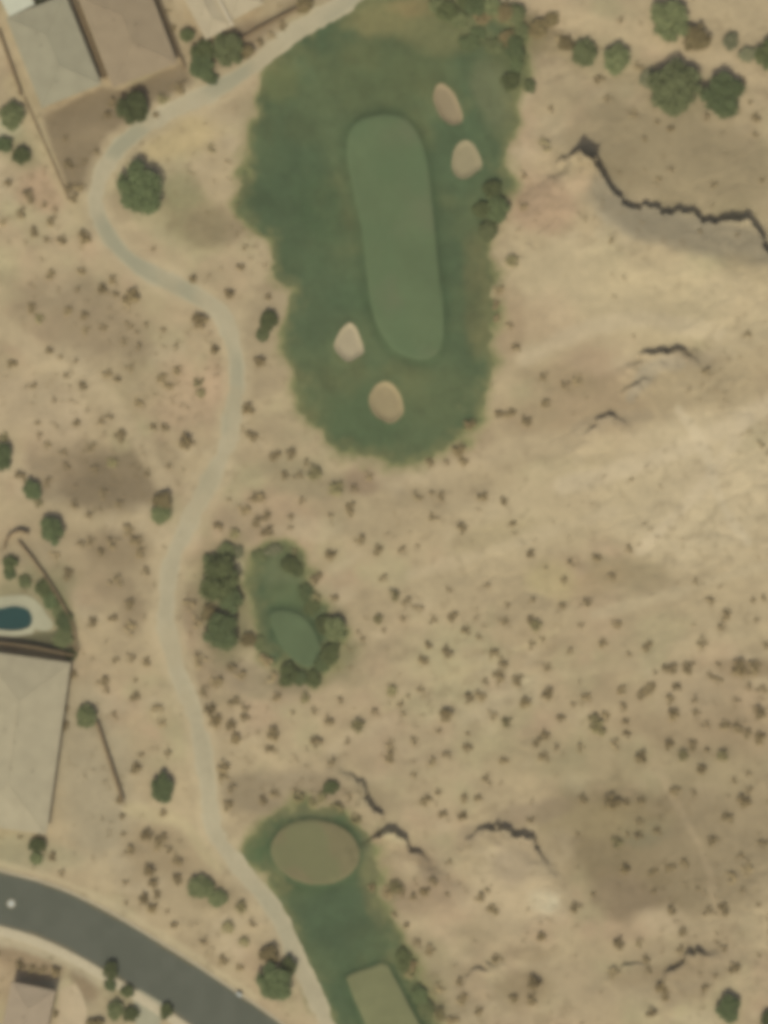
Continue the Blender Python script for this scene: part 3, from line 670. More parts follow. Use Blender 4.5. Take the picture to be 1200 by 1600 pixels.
def tree_proto(seed, colour):
    rs = np.random.RandomState(seed); rd = random.Random(seed)
    # unit tree: crown radius 1, height about 1.35
    V, F = [], []; ctr = []; rad = []
    for k in range(rd.choice((2,3))):                          # multi-stemmed desert trees
        a = rd.uniform(0, 6.28); r0 = .03; x, y = r0*math.cos(a), r0*math.sin(a)
        P = [(x,y,-.06),(x*3,y*3,.2),(x*6+rd.uniform(-.05,.05),y*6+rd.uniform(-.05,.05),.5),(x*9,y*9,.85)]
        tube(V, F, P, [.06,.048,.034,.015])
        for q in range(3):
            b = a+rd.uniform(-1.4,1.4); L = rd.uniform(.35,.7); s = Vector(P[2]); e = s+Vector((L*math.cos(b), L*math.sin(b), rd.uniform(.1,.45)))
            tube(V, F, [s, (s+e)/2+Vector((0,0,.05)), e], [.03,.02,.008], 5)
    n = 52
    for k in range(n):
        a = rs.uniform(0, 2*math.pi); rr = math.sqrt(rs.uniform(0,1))*.80; zz = .55+.62*math.sqrt(max(0,1-rr**2))*rs.uniform(.45,1.0)
        ctr.append((rr*math.cos(a)*(1+.12*math.sin(3*a+seed)), rr*math.sin(a)*(1+.12*math.cos(2*a+seed)), zz)); rad.append(rs.uniform(.2,.34))
    lv, lf = leaves(rs, ctr, rad, 1500, .05)
    tm = bpy.data.meshes.new('trunk'); tm.from_pydata([tuple(v) for v in V], [], F); tm.update(); tm.materials.append(M['bark'])
    return tm, leaf_mesh('crown', lv, lf, LM[colour])
PROTO = {}
def get_tree(colour, k):
    if (colour,k) not in PROTO: PROTO[(colour,k)] = tree_proto(100+7*k+hash_c(colour), colour)
    return PROTO[(colour,k)]
def hash_c(c): return sum(ord(a) for a in c)
TREE_N = [0]
def tree(px, py, rx, ry, colour, label, cat='tree', name='desert_tree', hf=1.0, group=None):
    k = TREE_N[0]; TREE_N[0] += 1
    tm, cm = get_tree(colour, k % 3)
    r = (rx+ry)/2*S*.93; x, y = wx(px)-.10*r, wy(py)-.16*r
    o = empty(name, (x, y, H(x,y)-.03), random.uniform(-.25,.25) + (0 if k % 2 else math.pi)); o.scale = (rx*S*1.14, ry*S*1.14, r*hf*.72)
    link('trunk', tm, None, o); link('crown', cm, None, o)
    tag(o, label, cat, group); return o
def shrub_proto(seed, colour, dens):
    rs = np.random.RandomState(seed); n = {0:5,1:8,2:12}[dens]; ctr = []; rad = []
    for k in range(n):
        a = rs.uniform(0,2*math.pi); rr = math.sqrt(rs.uniform(0,1))*.66; ctr.append((rr*math.cos(a), rr*math.sin(a), .22+.5*(1-rr**2)*rs.uniform(.4,1))); rad.append(rs.uniform(.24,.4))
    lv, lf = leaves(rs, ctr, rad, {0:90,1:150,2:230}[dens], .085 if dens else .08)
    # twigs from the root into every clump, as thin three-sided slivers
    tv = []
    for c in ctr:
        c = np.array(c); s = np.array([.018,0,0]); q = np.array([0,.018,0]); g = np.array([0,0,-.08])
        tv += [g-s, g+s, c+s*.3, c-s*.3, g-q, g+q, c+q*.3, c-q*.3]
    V = np.concatenate([lv, np.array(tv)]); F = np.concatenate([lf, np.arange(len(tv)).reshape(-1,4)+len(lv)])
    me = leaf_mesh('shrub', V, F, LM[colour]); me.materials.append(M['bark'])
    mi = np.zeros(len(F), np.int32); mi[len(lf):] = 1; me.polygons.foreach_set('material_index', mi); return me
LM['umber'] = leaf_mat('umber_leaf', lin(118,104,68), lin(142,128,88))
SP = {}
def get_shrub(colour, dens, k):
    if (colour,dens,k) not in SP: SP[(colour,dens,k)] = shrub_proto(hash_c(colour)+dens*31+k*5, colour, dens)
    return SP[(colour,dens,k)]

# ---- named trees and big bushes: x, y, half width, half height (photo pixels), leaf, height factor, label
TREES = [
 (223,290,35,40,'green',.95,'big round green tree in the inside bend of the cart path','tree'),
 (211,168,22,23,'dark',1.1,'round dark green tree beside the path, below the brown roofed house','tree'),
 (22,180,18,19,'olive',1,'olive tree beside the sandy trail, below the top left block wall','tree'),
 (35,243,13,14,'dark',1.1,'small dark tree at the left edge beside the sandy trail','tree'),
 (9,226,14,11,'green',1,'green bush cut by the left edge above the small dark tree','bush'),
 (64,10,12,11,'dark',1.1,'dark tree touching the flat white patio cover','tree'),
 (294,54,11,11,'dark',1.1,'small dark tree against the left side of the cream roofed house','tree'),
 (319,78,17,15,'dark',1.1,'darkest tree of the clump at the cream house lower left corner','tree'),
 (317,103,20,18,'green',.9,'bluish green tree in the clump below the cream roofed house','tree'),
 (360,76,24,24,'olive',1,'broad olive tree overlapping the lower tip of the cream roof','tree'),
 (330,122,15,9,'green',.7,'low green bush between the clump and the cart path','bush'),
 (385,80,13,12,'umber',.9,'brown bush at the right end of the clump below the cream house','bush'),
 (477,9,13,11,'umber',1,'dark brown tree at the top edge right of the cream roofed house','tree'),
 (700,18,15,14,'dark',.9,'dark green shrub nearest the turf in the top edge thicket','bush'),
 (743,8,17,14,'green',.9,'green tree at the top edge in the thicket above the turf','tree'),
 (770,10,14,13,'olive',.9,'olive tree at the top edge, middle of the thicket','tree'),
 (791,18,14,14,'umber',.9,'brownish tree at the top edge, right in the thicket','tree'),
 (735,66,17,11,'green',.6,'low green bush inside the top right corner of the turf','bush'),
 (772,72,15,11,'olive',.6,'low olive bush by the pale bare patch in the turf corner','bush'),
 (793,60,12,12,'umber',.8,'brown bush on the upper right rim of the turf','bush'),
 (808,22,14,14,'olive',.9,'olive bush at the start of the row leading right from the thicket','bush'),
 (842,44,14,15,'umber',.9,'brown olive bush in the row right of the thicket, by the dirt track','bush'),
 (808,76,14,19,'green',.9,'tall green bush on the turf rim above the dark brown one','bush'),
 (799,127,14,13,'dark',1,'dark bush on the turf rim right of the upper bunkers','bush'),
 (828,134,10,10,'olive',.8,'small olive bush just outside the turf, beside the dark rim bush','bush'),
 (915,81,18,20,'olive',.9,'olive tree alone below the dirt track, left of a rounder one','tree'),
 (965,91,19,21,'olive',.95,'round olive tree below the dirt track, right of its twin','tree'),
 (1050,30,30,29,'olive',.9,'large olive tree at the top edge above the dirt track','tree'),
 (1090,57,21,20,'umber',1,'dark brownish tree touching the lower right of the large top edge tree','tree'),
 (1143,64,12,12,'pale',.8,'faint grey bush between the brownish tree and the right edge','bush'),
 (1168,84,13,12,'pale',.8,'grey green bush just left of the tree cut by the right edge','bush'),
 (1200,84,17,22,'dark',1,'dark green tree cut by the right edge near the top','tree'),
 (1057,134,38,36,'olive',.85,'widest olive green tree, left one of the pair below the track','tree'),
 (1013,122,12,15,'pale',.7,'small faint bush on the left flank of the widest olive tree','bush'),
 (1133,150,31,32,'green',1,'round solid green tree, right one of the pair below the track','tree'),
 (770,295,14,12,'dark',1,'dark bush topping the clump on the right rim of the long turf','bush'),
 (754,326,13,13,'dark',.9,'dark bush on the left side of the clump at the right rim','bush'),
 (778,324,17,20,'green',.9,'largest green bush in the clump on the right rim of the turf','bush'),
 (764,360,14,15,'olive',.9,'olive bush at the bottom of the clump on the right rim','bush'),
 (421,500,13,16,'dark',.9,'dark bush beside the left rim of the turf, level with the bunker','bush'),
 (411,522,10,10,'olive',.8,'olive bush tucked under the dark bush at the turf left rim','bush'),
 (8,712,13,20,'green',1,'tall green tree at the left edge, level with the turf bottom','tree'),
 (52,763,14,16,'green',.9,'green tree below the grey bare patch near the left edge','tree'),
 (255,782,15,13,'umber',.9,'upper of two joined brown bushes left of the cart path','bush'),
 (253,802,15,13,'olive',.9,'lower of two joined brown olive bushes left of the cart path','bush'),
 (85,827,18,22,'green',1,'dark green tree above the pool garden','tree'),
 (18,878,11,10,'dark',1,'small dark tree inside the pool garden near the left edge','tree'),
 (17,895,10,9,'green',.8,'green bush right below the small dark tree in the pool garden','bush'),
 (40,907,10,10,'olive',.8,'olive bush in the pool garden, right of the green one','bush'),
 (69,917,11,13,'dark',.9,'top bush of the hedge row right of the pool','bush'),
 (80,937,12,13,'green',.8,'second bush of the hedge row right of the pool','bush'),
 (93,953,10,11,'olive',.8,'third bush of the hedge row right of the pool','bush'),
 (104,970,13,14,'green',.9,'fourth bush of the hedge row, right of the pool deck tip','bush'),
 (100,995,15,13,'olive',.8,'broad fifth bush of the hedge row below the deck tip','bush'),
 (112,1021,10,10,'dark',1,'last dark bush of the hedge row at the tan roof corner','bush'),
 (137,1117,15,17,'olive',1,'round dark tree at the top end of the freestanding yard wall','tree'),
 (345,900,27,31,'dark',1,'upper large tree left of the pale strip by the small tee','tree'),
 (362,935,19,20,'green',.9,'middle tree joining the two large ones left of the small tee','tree'),
 (352,985,26,27,'green',.95,'lower large tree left of the small tee','tree'),
 (354,860,13,12,'olive',.8,'olive bush on top of the trees left of the pale strip','bush'),
 (453,880,12,13,'dark',.9,'dark bush at the top right corner of the small tee turf','bush'),
 (465,890,9,10,'dark',.8,'small dark bush beside the one at the tee turf top corner','bush'),
 (388,998,11,11,'umber',.8,'brown bush between the lower large tree and the small tee','bush'),
 (526,981,17,18,'olive',.9,'round dark tree on the right side of the small tee turf','tree'),
 (507,975,12,13,'dark',.8,'bush between the small tee and its round right hand tree','bush'),
 (518,1021,14,15,'dark',.9,'dark bush at the lower right of the small tee turf','bush'),
 (503,1036,12,13,'green',.8,'green bush at the bottom right rim of the small tee','bush'),
 (491,1060,10,13,'dark',.9,'dark bush under the tip of the small tee, right of a gap','bush'),
 (451,1052,14,16,'dark',.9,'dark bush at the lower left rim of the small tee','bush'),
 (332,878,14,14,'olive',.8,'olive bush on the upper left shoulder of the twin trees','bush'),
 (328,955,11,13,'umber',.7,'brown bush on the left flank between the twin trees','bush'),
 (372,862,10,9,'pale',.7,'pale bush at the top of the light strip by the small tee','bush'),
 (404,868,12,9,'olive',.6,'low olive bush on the top left of the small tee turf','bush'),
 (428,858,13,8,'pale',.6,'pale green bush topping the small tee turf','bush'),
 (479,925,12,14,'green',.6,'green bush on the upper right rim of the small tee','bush'),
 (488,948,11,13,'dark',.6,'dark bush on the right rim of the small tee, middle','bush'),
 (405,1003,9,10,'olive',.6,'olive bush at the left rim of the small tee','bush'),
 (470,1058,12,11,'green',.6,'green bush in the gap below the small tee tip','bush'),
 (256,1227,18,23,'green',1,'round green tree left of the lower cart path','tree'),
 (316,1383,20,16,'olive',.7,'wide flat olive thicket bush between the street and the path','bush'),
 (342,1401,15,12,'olive',.6,'lower right half of the wide flat olive thicket','bush'),
 (60,1319,13,12,'dark',1.1,'dark tree on the verge below the large tan roof','tree'),
 (58,1340,10,9,'olive',.8,'olive bush right below the dark verge tree','bush'),
 (175,1515,11,13,'dark',1.2,'dark narrow tree leaning over the lower kerb of the street','tree'),
 (173,1537,10,9,'green',.8,'green bush below the dark narrow tree at the kerb','bush'),
 (200,1547,10,9,'dark',.9,'dark bush at the kerb left of the pale driveway','bush'),
 (182,1576,12,14,'olive',.9,'left olive bush of the pair at the bottom edge by the driveway','bush'),
 (206,1583,12,12,'dark',.9,'right darker bush of the pair at the bottom edge by the driveway','bush'),
 (261,1578,9,12,'dark',1,'dark bush right of the pale driveway at the lower kerb','bush'),
 (151,1598,13,9,'umber',.9,'dark brown bush cut by the bottom edge near the taupe house','bush'),
 (431,1527,27,29,'green',1,'large green tree between the street and the path near the bottom','tree'),
 (422,1490,15,14,'umber',.9,'brown bush on top of the large tree near the street','bush'),
 (452,1508,12,14,'dark',1,'dark bush on the right shoulder of the large tree near the street','bush'),
 (518,1229,12,11,'dark',.8,'dark bush above the round brown tee, top of its fringe','bush'),
 (1140,1573,18,20,'green',1,'green tree alone in the bottom right corner','tree'),
 (1200,1590,11,14,'dark',1,'dark bush cut by the right edge at the bottom','bush'),
 (657,1552,13,15,'green',.7,'green bush on the right rim of the lowest turf','bush'),
 (667,1574,12,14,'olive',.7,'olive green bush below the green one on the lowest turf rim','bush'),
 (631,1497,12,15,'dark',.7,'dark green bush on the right rim above the rectangular tee','bush'),
 (718,30,14,12,'olive',.7,'olive bush in the middle of the top thicket, above the bare patch','bush'),
 (730,4,14,11,'dark',.9,'dark bush at the very top edge, between two green thicket crowns','bush'),
 (756,28,13,11,'umber',.7,'brown bush just above the pale bare patch in the thicket','bush'),
 (815,48,12,12,'olive',.7,'olive bush between the turf rim and the dirt track row','bush'),
 (806,100,11,13,'green',.7,'narrow green bush on the upper right turf rim','bush'),
 (684,8,13,10,'olive',.6,'olive bush at the left end of the top thicket','bush'),
 (862,30,12,11,'umber',.7,'brown bush up against the dirt track, right of the thicket','bush'),
 (886,66,13,11,'umber',.7,'brown bush joining the thicket row to the left twin olive tree','bush'),
 (748,52,13,9,'green',.5,'low green bush at the left side of the pale bare patch','bush'),
]
for (px,py,rx,ry,col,hf,lab,cat) in TREES: tree(px,py,rx,ry,col,lab,cat,'desert_tree' if cat=='tree' else 'large_bush',hf)

# ---- desert shrubs (x, y, radius in photo pixels, tone b brown / o olive / g green, strength 0-2)
SH = """152,21,8,b2;167,0,9,b2;175,160,7,b1;169,180,7,b2;244,180,6,b2;255,155,10,o1;283,137,12,b1;108,257,9,b2;152,237,6,b1;105,217,6,b0;133,252,6,b0;110,293,8,b1;124,292,8,b1;117,310,7,b1;13,285,7,b2;46,305,11,b1;35,333,10,b1;82,345,9,b1;87,328,6,b0;55,363,9,b1;98,375,9,b1;75,375,7,b0;133,370,12,b2;70,320,6,b0;5,347,8,b0;272,43,6,o1;240,388,5,b0;385,387,6,o0;333,230,8,o0;443,40,8,b1;407,66,8,b1;425,55,8,b0;
875,57,9,b0;1001,100,9,b0;937,123,9,b1;970,30,6,b0;862,170,6,b0;990,177,8,b0;1048,202,7,b1;1027,190,6,b0;1102,183,7,b0;1172,160,5,b0;1182,183,9,b1;1182,208,6,b0;1008,217,6,b0;1048,265,6,b0;1030,277,5,b0;1190,282,6,b0;968,270,4,b0;1115,288,7,b0;850,228,12,o0;818,322,8,b1;818,273,7,b0;950,153,8,b0;952,377,6,o0;1150,368,5,b0;1093,363,5,b0;
80,428,8,b1;128,423,8,b1;177,437,8,b1;160,452,8,b2;182,460,6,b2;206,464,14,b2;122,452,6,b0;50,480,9,b1;65,497,8,o1;107,485,9,b1;133,493,7,o1;137,517,8,b0;163,512,7,b0;78,547,7,b1;95,558,5,b0;117,563,5,b0;198,505,5,o0;206,511,5,o0;215,517,5,o0;230,507,6,b0;255,515,6,b0;193,533,8,b0;215,540,6,b0;275,540,6,b0;303,436,8,b2;377,417,7,b1;359,459,10,b2;312,501,14,b2;336,546,9,b2;407,563,11,b2;388,638,11,b2;395,680,10,b1;20,568,8,b1;52,600,7,b0;85,625,6,b0;105,587,6,b0;130,603,8,b1;168,583,8,b1;184,592,7,b1;203,575,8,b0;217,628,8,b1;254,590,10,b1;265,602,8,b1;278,578,9,b1;309,594,9,o1;314,613,9,o1;172,650,7,b0;162,657,6,b0;189,680,11,b1;120,660,7,b1;60,660,6,b0;63,680,6,b0;75,695,8,b0;90,667,4,b0;100,707,7,b0;240,667,7,b1;258,668,8,b1;293,688,14,b2;263,728,6,b0;7,683,8,o1;33,743,10,b1;78,753,8,o0;60,787,8,o1;105,728,8,b0;177,722,9,o1;148,733,8,b0;143,697,9,b0;230,740,7,b0;163,770,9,b0;187,787,8,b0;120,787,8,b0;397,777,9,b1;383,795,10,b1;358,782,5,b0;
420,463,6,b1;780,452,9,b1;775,475,8,b1;777,497,8,b1;795,510,7,b0;801,407,12,o1;735,662,10,b2;718,702,11,b2;725,720,9,b1;672,722,8,b1;697,723,6,o0;780,647,9,b1;795,645,9,b1;430,712,10,b1;455,708,10,b1;480,722,8,b0;493,737,14,o1;445,742,8,b1;467,743,8,b0;527,763,14,o1;547,790,8,b1;408,777,9,b1;472,782,7,b0;577,743,9,b0;555,763,8,b0;655,772,9,b0;675,770,6,b0;693,775,8,b0;755,775,9,b1;788,782,8,b1;
807,543,8,b1;853,630,9,b1;823,657,10,b1;802,643,6,b1;903,593,10,b0;1103,580,8,b0;1167,523,7,b0;987,750,4,b0;1190,695,6,b0;883,600,8,b0;850,588,8,b0;
143,845,9,b0;127,852,8,b0;158,862,8,b1;177,847,12,b0;200,827,10,b1;213,843,11,b1;220,863,9,b1;140,805,7,b0;107,895,10,b1;87,867,9,b0;182,908,12,b0;203,943,10,b1;145,971,10,b1;178,965,7,b1;205,980,12,b0;228,892,8,b0;230,1033,9,b1;205,1027,8,b0;183,1033,7,b0;162,1063,10,b1;167,1078,7,b0;212,1087,9,b1;212,1062,5,b0;247,1110,11,b0;253,1128,9,b0;180,1117,7,b0;115,1053,7,b1;102,1133,9,b1;105,1107,6,b0;213,1200,9,b2;263,1177,8,b0;220,1177,6,b0;342,822,9,b1;367,832,10,o1;297,943,11,b0;307,970,11,b0;313,1030,14,b0;340,1063,11,b1;363,1043,10,b1;377,1053,9,b1;323,1080,9,b0;367,1095,9,b1;385,1102,8,b0;328,1107,10,b2;337,1125,11,b2;383,1120,9,b1;362,1133,9,b2;370,1152,10,b2;350,1196,12,b1;
417,805,8,b1;403,815,10,b1;422,828,9,b1;412,832,7,b1;455,808,7,b0;455,823,5,b0;548,800,8,b1;517,805,6,b0;563,842,9,b1;591,858,9,b1;629,859,8,b0;653,852,4,b0;678,807,8,b0;722,825,10,b1;518,867,11,b2;462,862,6,b0;495,903,10,b1;492,933,10,o1;523,933,7,b1;417,1030,11,b1;423,1055,10,b0;433,1088,9,b1;478,1090,9,o1;530,1095,7,b0;492,1110,7,b0;458,1113,5,b0;515,1125,9,b1;561,1133,11,o2;495,1158,11,b1;543,1157,7,b0;587,1112,8,b0;428,1145,11,b2;423,1170,8,b1;517,1187,8,b0;600,903,8,b0;615,930,11,o2;637,940,10,b0;655,950,9,b0;592,967,8,o2;630,967,7,b0;602,985,5,b0;567,997,6,b0;560,987,5,b0;678,970,8,b0;708,963,9,b1;728,985,8,b1;750,993,6,b0;700,920,5,b0;762,915,6,b0;793,945,6,b0;788,970,8,b0;670,1008,7,b1;662,1030,10,b1;700,1017,11,b1;613,1077,9,o1;625,1097,7,b0;630,1115,6,b0;658,1077,7,b0;638,1087,5,b0;773,1020,9,b1;787,1035,9,b1;780,1057,12,b1;760,1065,7,b0;733,1090,10,b1;752,1087,9,b1;697,1117,12,b2;685,1140,6,b0;770,1117,9,b0;792,1127,9,o2;730,1148,5,b0;731,1168,9,b1;698,1182,8,b0;648,1157,8,b0;610,1183,10,b1;610,1163,9,b0;673,1188,9,b0;787,1188,8,b1;
802,818,6,b1;830,865,8,b1;893,878,8,b0;933,870,9,b1;853,887,4,b0;882,907,8,b0;955,903,8,b0;918,941,7,b1;832,937,7,b0;878,948,7,b0;983,857,8,b0;830,967,8,b1;839,977,10,o2;965,975,8,b1;908,977,6,b0;943,1005,9,b1;1012,1010,9,b1;892,1017,7,b0;983,1022,5,b0;832,1007,8,b0;847,998,6,b0;855,1042,8,b0;810,1062,11,b1;857,1083,10,b2;822,1098,10,b2;917,1088,8,b1;897,1100,6,b0;877,1122,8,b1;972,1078,9,b1;972,1105,8,b0;978,1128,7,b1;980,1147,8,b1;931,1127,12,o2;937,1138,11,o2;947,1118,8,b1;963,1162,10,b0;853,1147,9,b1;840,1160,8,b1;868,1168,6,b0;850,1183,9,b1;908,1168,8,b0;1048,1043,11,b1;1077,1042,12,b1;1023,1050,5,b0;1013,1077,9,b1;1003,1085,9,b1;1020,1072,8,b1;1058,1073,9,b1;1047,1092,9,b1;1053,1115,11,b2;1085,1092,7,b0;1088,1113,7,b0;1045,1162,10,b2;1082,1163,9,b1;1068,1180,9,o2;1002,1182,12,b2;1105,1172,6,b1;1130,1179,10,o2;1095,1197,7,b1;1155,1042,13,b2;1177,1043,13,b1;1123,1037,6,b0;1112,1053,7,b0;1123,1062,9,b0;1170,1072,7,b0;1190,1077,8,b0;1187,1112,11,b2;1153,1093,6,b0;1133,1132,10,b1;1153,1135,10,b1;1167,1145,9,b1;1187,1153,10,b2;1103,1133,7,b0;1135,960,9,b1;1127,978,8,b0;1108,940,8,b0;1177,938,6,b0;1195,933,6,b0;1182,968,5,b0;1097,1003,10,b0;1087,908,6,b0;1197,1007,7,b0;
255,1268,8,o0;187,1250,7,b1;192,1275,6,b1;193,1305,5,b0;203,1327,9,b1;230,1305,11,b2;253,1308,9,b1;278,1343,10,b1;278,1373,9,b2;263,1327,8,b0;247,1320,9,b1;235,1358,11,b2;240,1380,9,b2;225,1403,10,b2;240,1418,10,b2;245,1397,8,b1;273,1445,7,b1;262,1423,5,b0;377,1415,10,o2;357,1447,12,o1;382,1470,10,o1;397,1440,7,b0;320,1470,8,b0;350,1498,9,b1;375,1510,8,b1;83,1338,8,b1;97,1363,7,b0;32,1307,5,b0;197,1377,6,b0;197,1410,5,b0;33,1507,9,b2;88,1517,9,b2;50,1512,8,b1;66,1514,8,b1;88,1583,6,b1;357,1257,10,b1;350,1212,9,b1;365,1232,8,o0;
468,1243,10,o2;528,1262,10,o2;490,1253,9,o1;557,1277,9,o2;430,1240,8,b1;412,1250,8,b1;545,1242,7,b0;503,1243,9,o1;667,1250,10,b1;685,1237,7,b0;693,1272,9,b1;723,1275,8,b2;725,1247,8,b1;748,1247,8,b1;762,1217,9,b0;647,1210,6,b0;620,1383,11,o2;582,1385,7,o1;607,1393,10,b1;627,1394,8,b1;677,1375,8,b1;663,1393,9,b2;645,1400,7,b1;698,1398,5,b0;703,1345,5,b0;750,1400,9,b1;760,1392,6,b0;770,1420,9,b1;635,1445,6,b1;617,1428,6,b0;653,1473,9,b0;673,1483,9,b1;645,1507,10,b2;640,1520,9,o1;777,1497,9,b1;718,1533,7,b1;723,1560,10,b1;690,1540,10,b0;748,1578,8,b1;687,1582,10,o2;707,1593,9,b1;
1097,1203,9,b2;1055,1235,10,b1;1083,1238,6,b0;1162,1250,11,b2;1170,1208,6,b0;1150,1218,6,b0;1170,1233,8,b0;1137,1277,10,b1;1112,1312,9,b1;1157,1337,8,b0;1168,1357,11,b0;1140,1370,11,b0;1192,1317,10,b0;1160,1390,6,b0;957,1250,13,b2;978,1253,7,b1;1002,1250,8,b1;912,1247,9,b1;828,1278,7,b0;902,1302,5,b0;1000,1283,8,b0;998,1305,9,b1;1027,1298,8,b1;963,1317,10,o1;980,1303,6,o0;977,1357,9,b2;1020,1362,8,b1;1047,1355,9,b1;1069,1347,9,b1;1090,1387,5,b0;927,1397,6,b0;1020,1390,6,b0;1130,1418,10,b1;1107,1423,10,b0;1050,1420,9,b1;1067,1455,8,b1;1060,1480,8,b0;900,1417,9,b1;845,1462,8,b2;967,1473,10,b2;1002,1473,9,b0;1010,1497,8,b1;1013,1515,7,b0;1033,1542,10,b2;1040,1555,9,b1;1018,1580,10,b1;1147,1510,11,b1;1102,1542,7,b1;1117,1523,6,b0;1187,1490,5,b0;1185,1412,5,b0;835,1533,14,b2;832,1560,10,b1;803,1557,8,b2;1130,1480,7,b0;960,1517,10,b0"""
SHR = []
for s in SH.replace('\n','').split(';'):
    a = s.split(',')
    if len(a) == 4: SHR.append((float(a[0]), float(a[1]), float(a[2]), a[3][0], int(a[3][1])))
SHR.sort(key=lambda s: -(s[2]*(1+.12*s[4])))
LMK = [(223,290,'big round path tree'),(211,168,'dark tree by brown house'),(35,243,'two trees at left edge'),(312,501,'dark oval path shrub'),(206,464,'dark round left shrub'),
 (140,520,'upper grey bare patch'),(175,745,'lower grey bare patch'),(290,615,'pinkish bare patch'),(85,827,'green tree above pool'),(100,985,'pool hedge row'),(440,970,'small green tee'),
 (350,940,'twin trees by small tee'),(137,1117,'tree at yard wall'),(256,1227,'round lower path tree'),(320,1390,'flat olive thicket'),(60,1325,'dark verge tree'),(431,1527,'large street tree'),
 (493,1331,'round brown tee'),(610,1565,'rectangular tee'),(620,1310,'short dark bank'),(800,1300,'curved dark bank'),(850,1410,'white bare spot'),(1140,1573,'bottom right green tree'),
 (1065,1502,'straight dark ledge'),(1050,335,'long jagged bank'),(1095,140,'paired green trees'),(940,86,'twin olive trees'),(1040,550,'short black ledge'),(603,630,'lowest bunker'),
 (940,655,'thin slanting ledge'),(518,867,'lone dark tee shrub'),(931,1132,'widest olive field shrub'),(1155,1042,'dark shrub at right edge'),(839,977,'olive shrub mid field'),
 (697,1117,'triangular dark shrub'),(55,1540,'taupe roofed house'),(561,1133,'round shrub below tee'),(1012,1340,'brown flat with green weeds'),(957,1250,'big shrub on brown flat'),
 (780,310,'turf right rim clump'),(1002,1182,'dark spreading shrub'),(527,763,'olive shrub below turf'),(722,825,'lone shrub in pale field')]
DIRS = ['right','lower right','below','lower left','left','upper left','above','upper right']
ORD = ['nearest','second','third','fourth','fifth','sixth','seventh','eighth','ninth','tenth','eleventh','twelfth']
sect = {}
for i, (x, y, r, t, st) in enumerate(SHR[:300]):
    best = min(LMK, key=lambda l: (l[0]-x)**2+(l[1]-y)**2 + (1e9 if (l[0]-x)**2+(l[1]-y)**2 < 30 else 0))
    a = math.degrees(math.atan2(y-best[1], x-best[0])) % 360; d = DIRS[int((a+22.5)//45) % 8]
    sect.setdefault((best[2], d), []).append((math.hypot(x-best[0], y-best[1]), i))
LAB = {}
SZ = lambda r: 'large' if r >= 11 else ('mid-sized' if r >= 8.5 else 'small')
TN = {('b',0):'faint sparse brown', ('b',1):'brown', ('b',2):'dark brown', ('o',0):'faint olive', ('o',1):'olive', ('o',2):'dark olive', ('g',1):'green'}
PREP = {'right':'right of','lower right':'lower right of','below':'below','lower left':'lower left of','left':'left of','upper left':'upper left of','above':'above','upper right':'upper right of'}
for (l, d), lst in sect.items():
    lst.sort()
    for k, (_, i) in enumerate(lst):
        s = SHR[i]; q = '%s %s shrub, ' % (SZ(s[2]), TN[(s[3], s[4])])
        LAB[i] = q + ('only one ' if len(lst) == 1 else (ORD[k]+(' one ' if k else ' one '))) + PREP[d] + ' the ' + l
COLK = {'b':'brown','o':'olive','g':'green'}
rs_ = random.Random(11)
stuffV = []; stuffF = []; nv = 0
for i, (px, py, r, t, st) in enumerate(SHR):
    me = get_shrub('brown' if (t,st) == ('b',2) else t+str(st), min(2,st+1), i % 4)
    rr = r*S*1.2; x, y = wx(px)-.08*rr, wy(py)-.14*rr; z = H(x,y)
    ang = rs_.uniform(0, 6.28); sx, sy = rr*rs_.uniform(.92,1.12), rr*rs_.uniform(.92,1.12)
    if i < 300:
        o = bpy.data.objects.new('desert_shrub', me); C.objects.link(o); o.location = (x,y,z-.02); o.rotation_euler = (0,0,ang); o.scale = (sx, sy, rr*(.85 if st==2 else .62))
        tag(o, LAB[i], 'shrub', 'desert shrubs dotted over the sandy ground')
    else:
        V = np.empty(len(me.vertices)*3, np.float32); me.vertices.foreach_get('co', V); V = V.reshape(-1,3)*np.array([sx,sy,rr*.8])
        ca, sa = math.cos(ang), math.sin(ang); V = np.stack([V[:,0]*ca-V[:,1]*sa+x, V[:,0]*sa+V[:,1]*ca+y, V[:,2]+z-.02], 1)
        stuffV.append(V); stuffF.append(np.arange(len(V)).reshape(-1,4)+nv); nv += len(V)
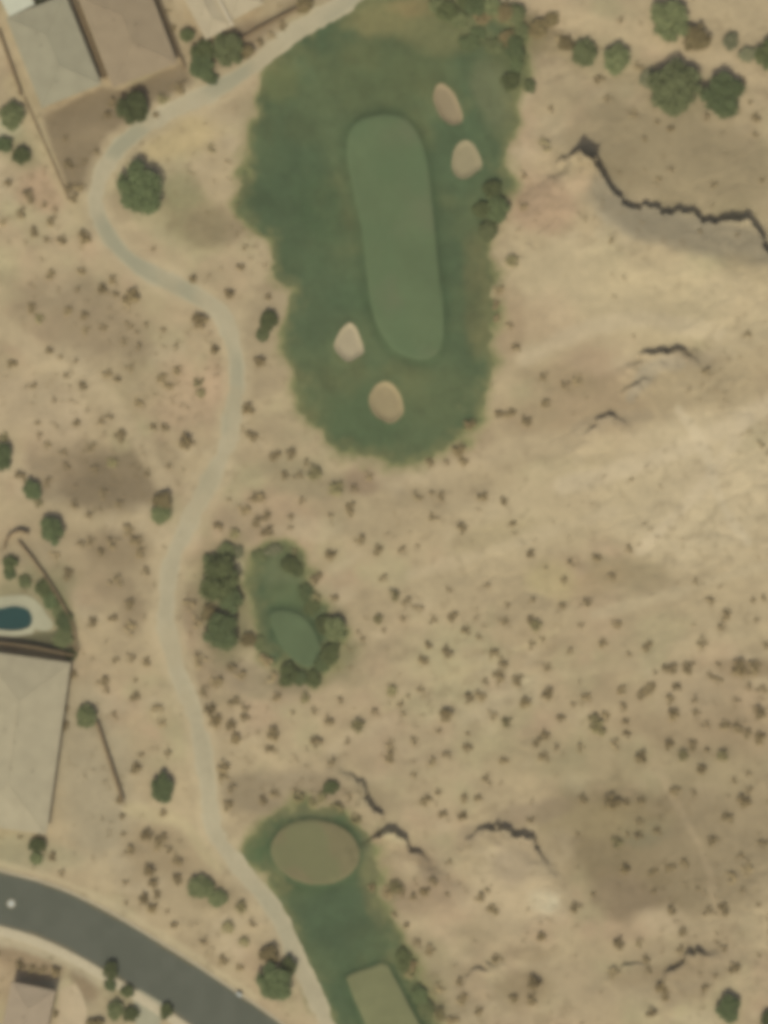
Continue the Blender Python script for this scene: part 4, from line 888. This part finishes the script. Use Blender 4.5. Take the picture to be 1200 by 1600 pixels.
# the smallest tufts between them, too many to count
tiny = get_shrub('b1', 0, 1); T = np.empty(len(tiny.vertices)*3, np.float32); tiny.vertices.foreach_get('co', T); T = T.reshape(-1,3)[:len(T)//12*4]
def dval(name, x, y):
    i = int(np.clip(np.searchsorted(GXa, x), 0, NX-1)); j = int(np.clip(np.searchsorted(GYa, y), 0, NY-1)); return D[name][j,i]
cnt = 0
while cnt < 2600:
    px, py = rs_.uniform(-150, 1350), rs_.uniform(-150, 1750); x, y = wx(px), wy(py)
    if dval('turf',x,y) > -1 or dval('path',x,y) > -.5 or dval('road',x,y) > -2 or dval('house',x,y) > -1 or dval('deck',x,y) > -1: continue
    cl = float(vnoise(np.array(px), np.array(py), 1/70., 201)); inside_frame = 0 < px < 1200 and 0 < py < 1600
    if rs_.random() > (cl**2.5)*(.85 if px < 480 else (.6 if py > 950 else .25)): continue
    r = rs_.choice((.22,.3,.4,.55,.75))*rs_.uniform(.8,1.2)*(1.6 if not inside_frame else 1); V = T*np.array([r,r,r]); a = rs_.uniform(0,6.28); ca, sa = math.cos(a), math.sin(a)
    V = np.stack([V[:,0]*ca-V[:,1]*sa+x, V[:,0]*sa+V[:,1]*ca+y, V[:,2]+H(x,y)-.02], 1); stuffV.append(V); stuffF.append(np.arange(len(V)).reshape(-1,4)+nv); nv += len(V); cnt += 1
me = leaf_mesh('ground_cover', np.concatenate(stuffV), np.concatenate(stuffF), LM['b1']); o = link('ground_cover', me)
tag(o, 'sparse small brown tufts and the smallest desert shrubs over the sand', kind='stuff')

# ------------------------------------------------------------------ the air between the aircraft and the ground
HX = float(max(abs(GXa[0]), abs(GXa[-1]), abs(GYa[0]), abs(GYa[-1]))) + 20; zb = float(GZ.min()) - 2.5
hz = mesh('haze', [(sx*HX, sy*HX, z) for z in (zb, CAM_H+30) for sx, sy in ((-1,-1),(1,-1),(1,1),(-1,1))],
          [(0,3,2,1),(4,5,6,7),(0,1,5,4),(1,2,6,5),(2,3,7,6),(3,0,4,7)], None)
hm = bpy.data.materials.new('haze'); hm.use_nodes = True; hn = hm.node_tree.nodes
hn.remove(hn['Principled BSDF']); pv = hn.new('ShaderNodeVolumePrincipled'); pv.inputs['Color'].default_value = (.95,.86,.66,1)
pv.inputs['Density'].default_value = 0.00010; pv.inputs['Anisotropy'].default_value = 0.0
hm.node_tree.links.new(pv.outputs[0], hn['Material Output'].inputs['Volume']); hz.data.materials.append(hm)
tag(hz, kind='stuff')
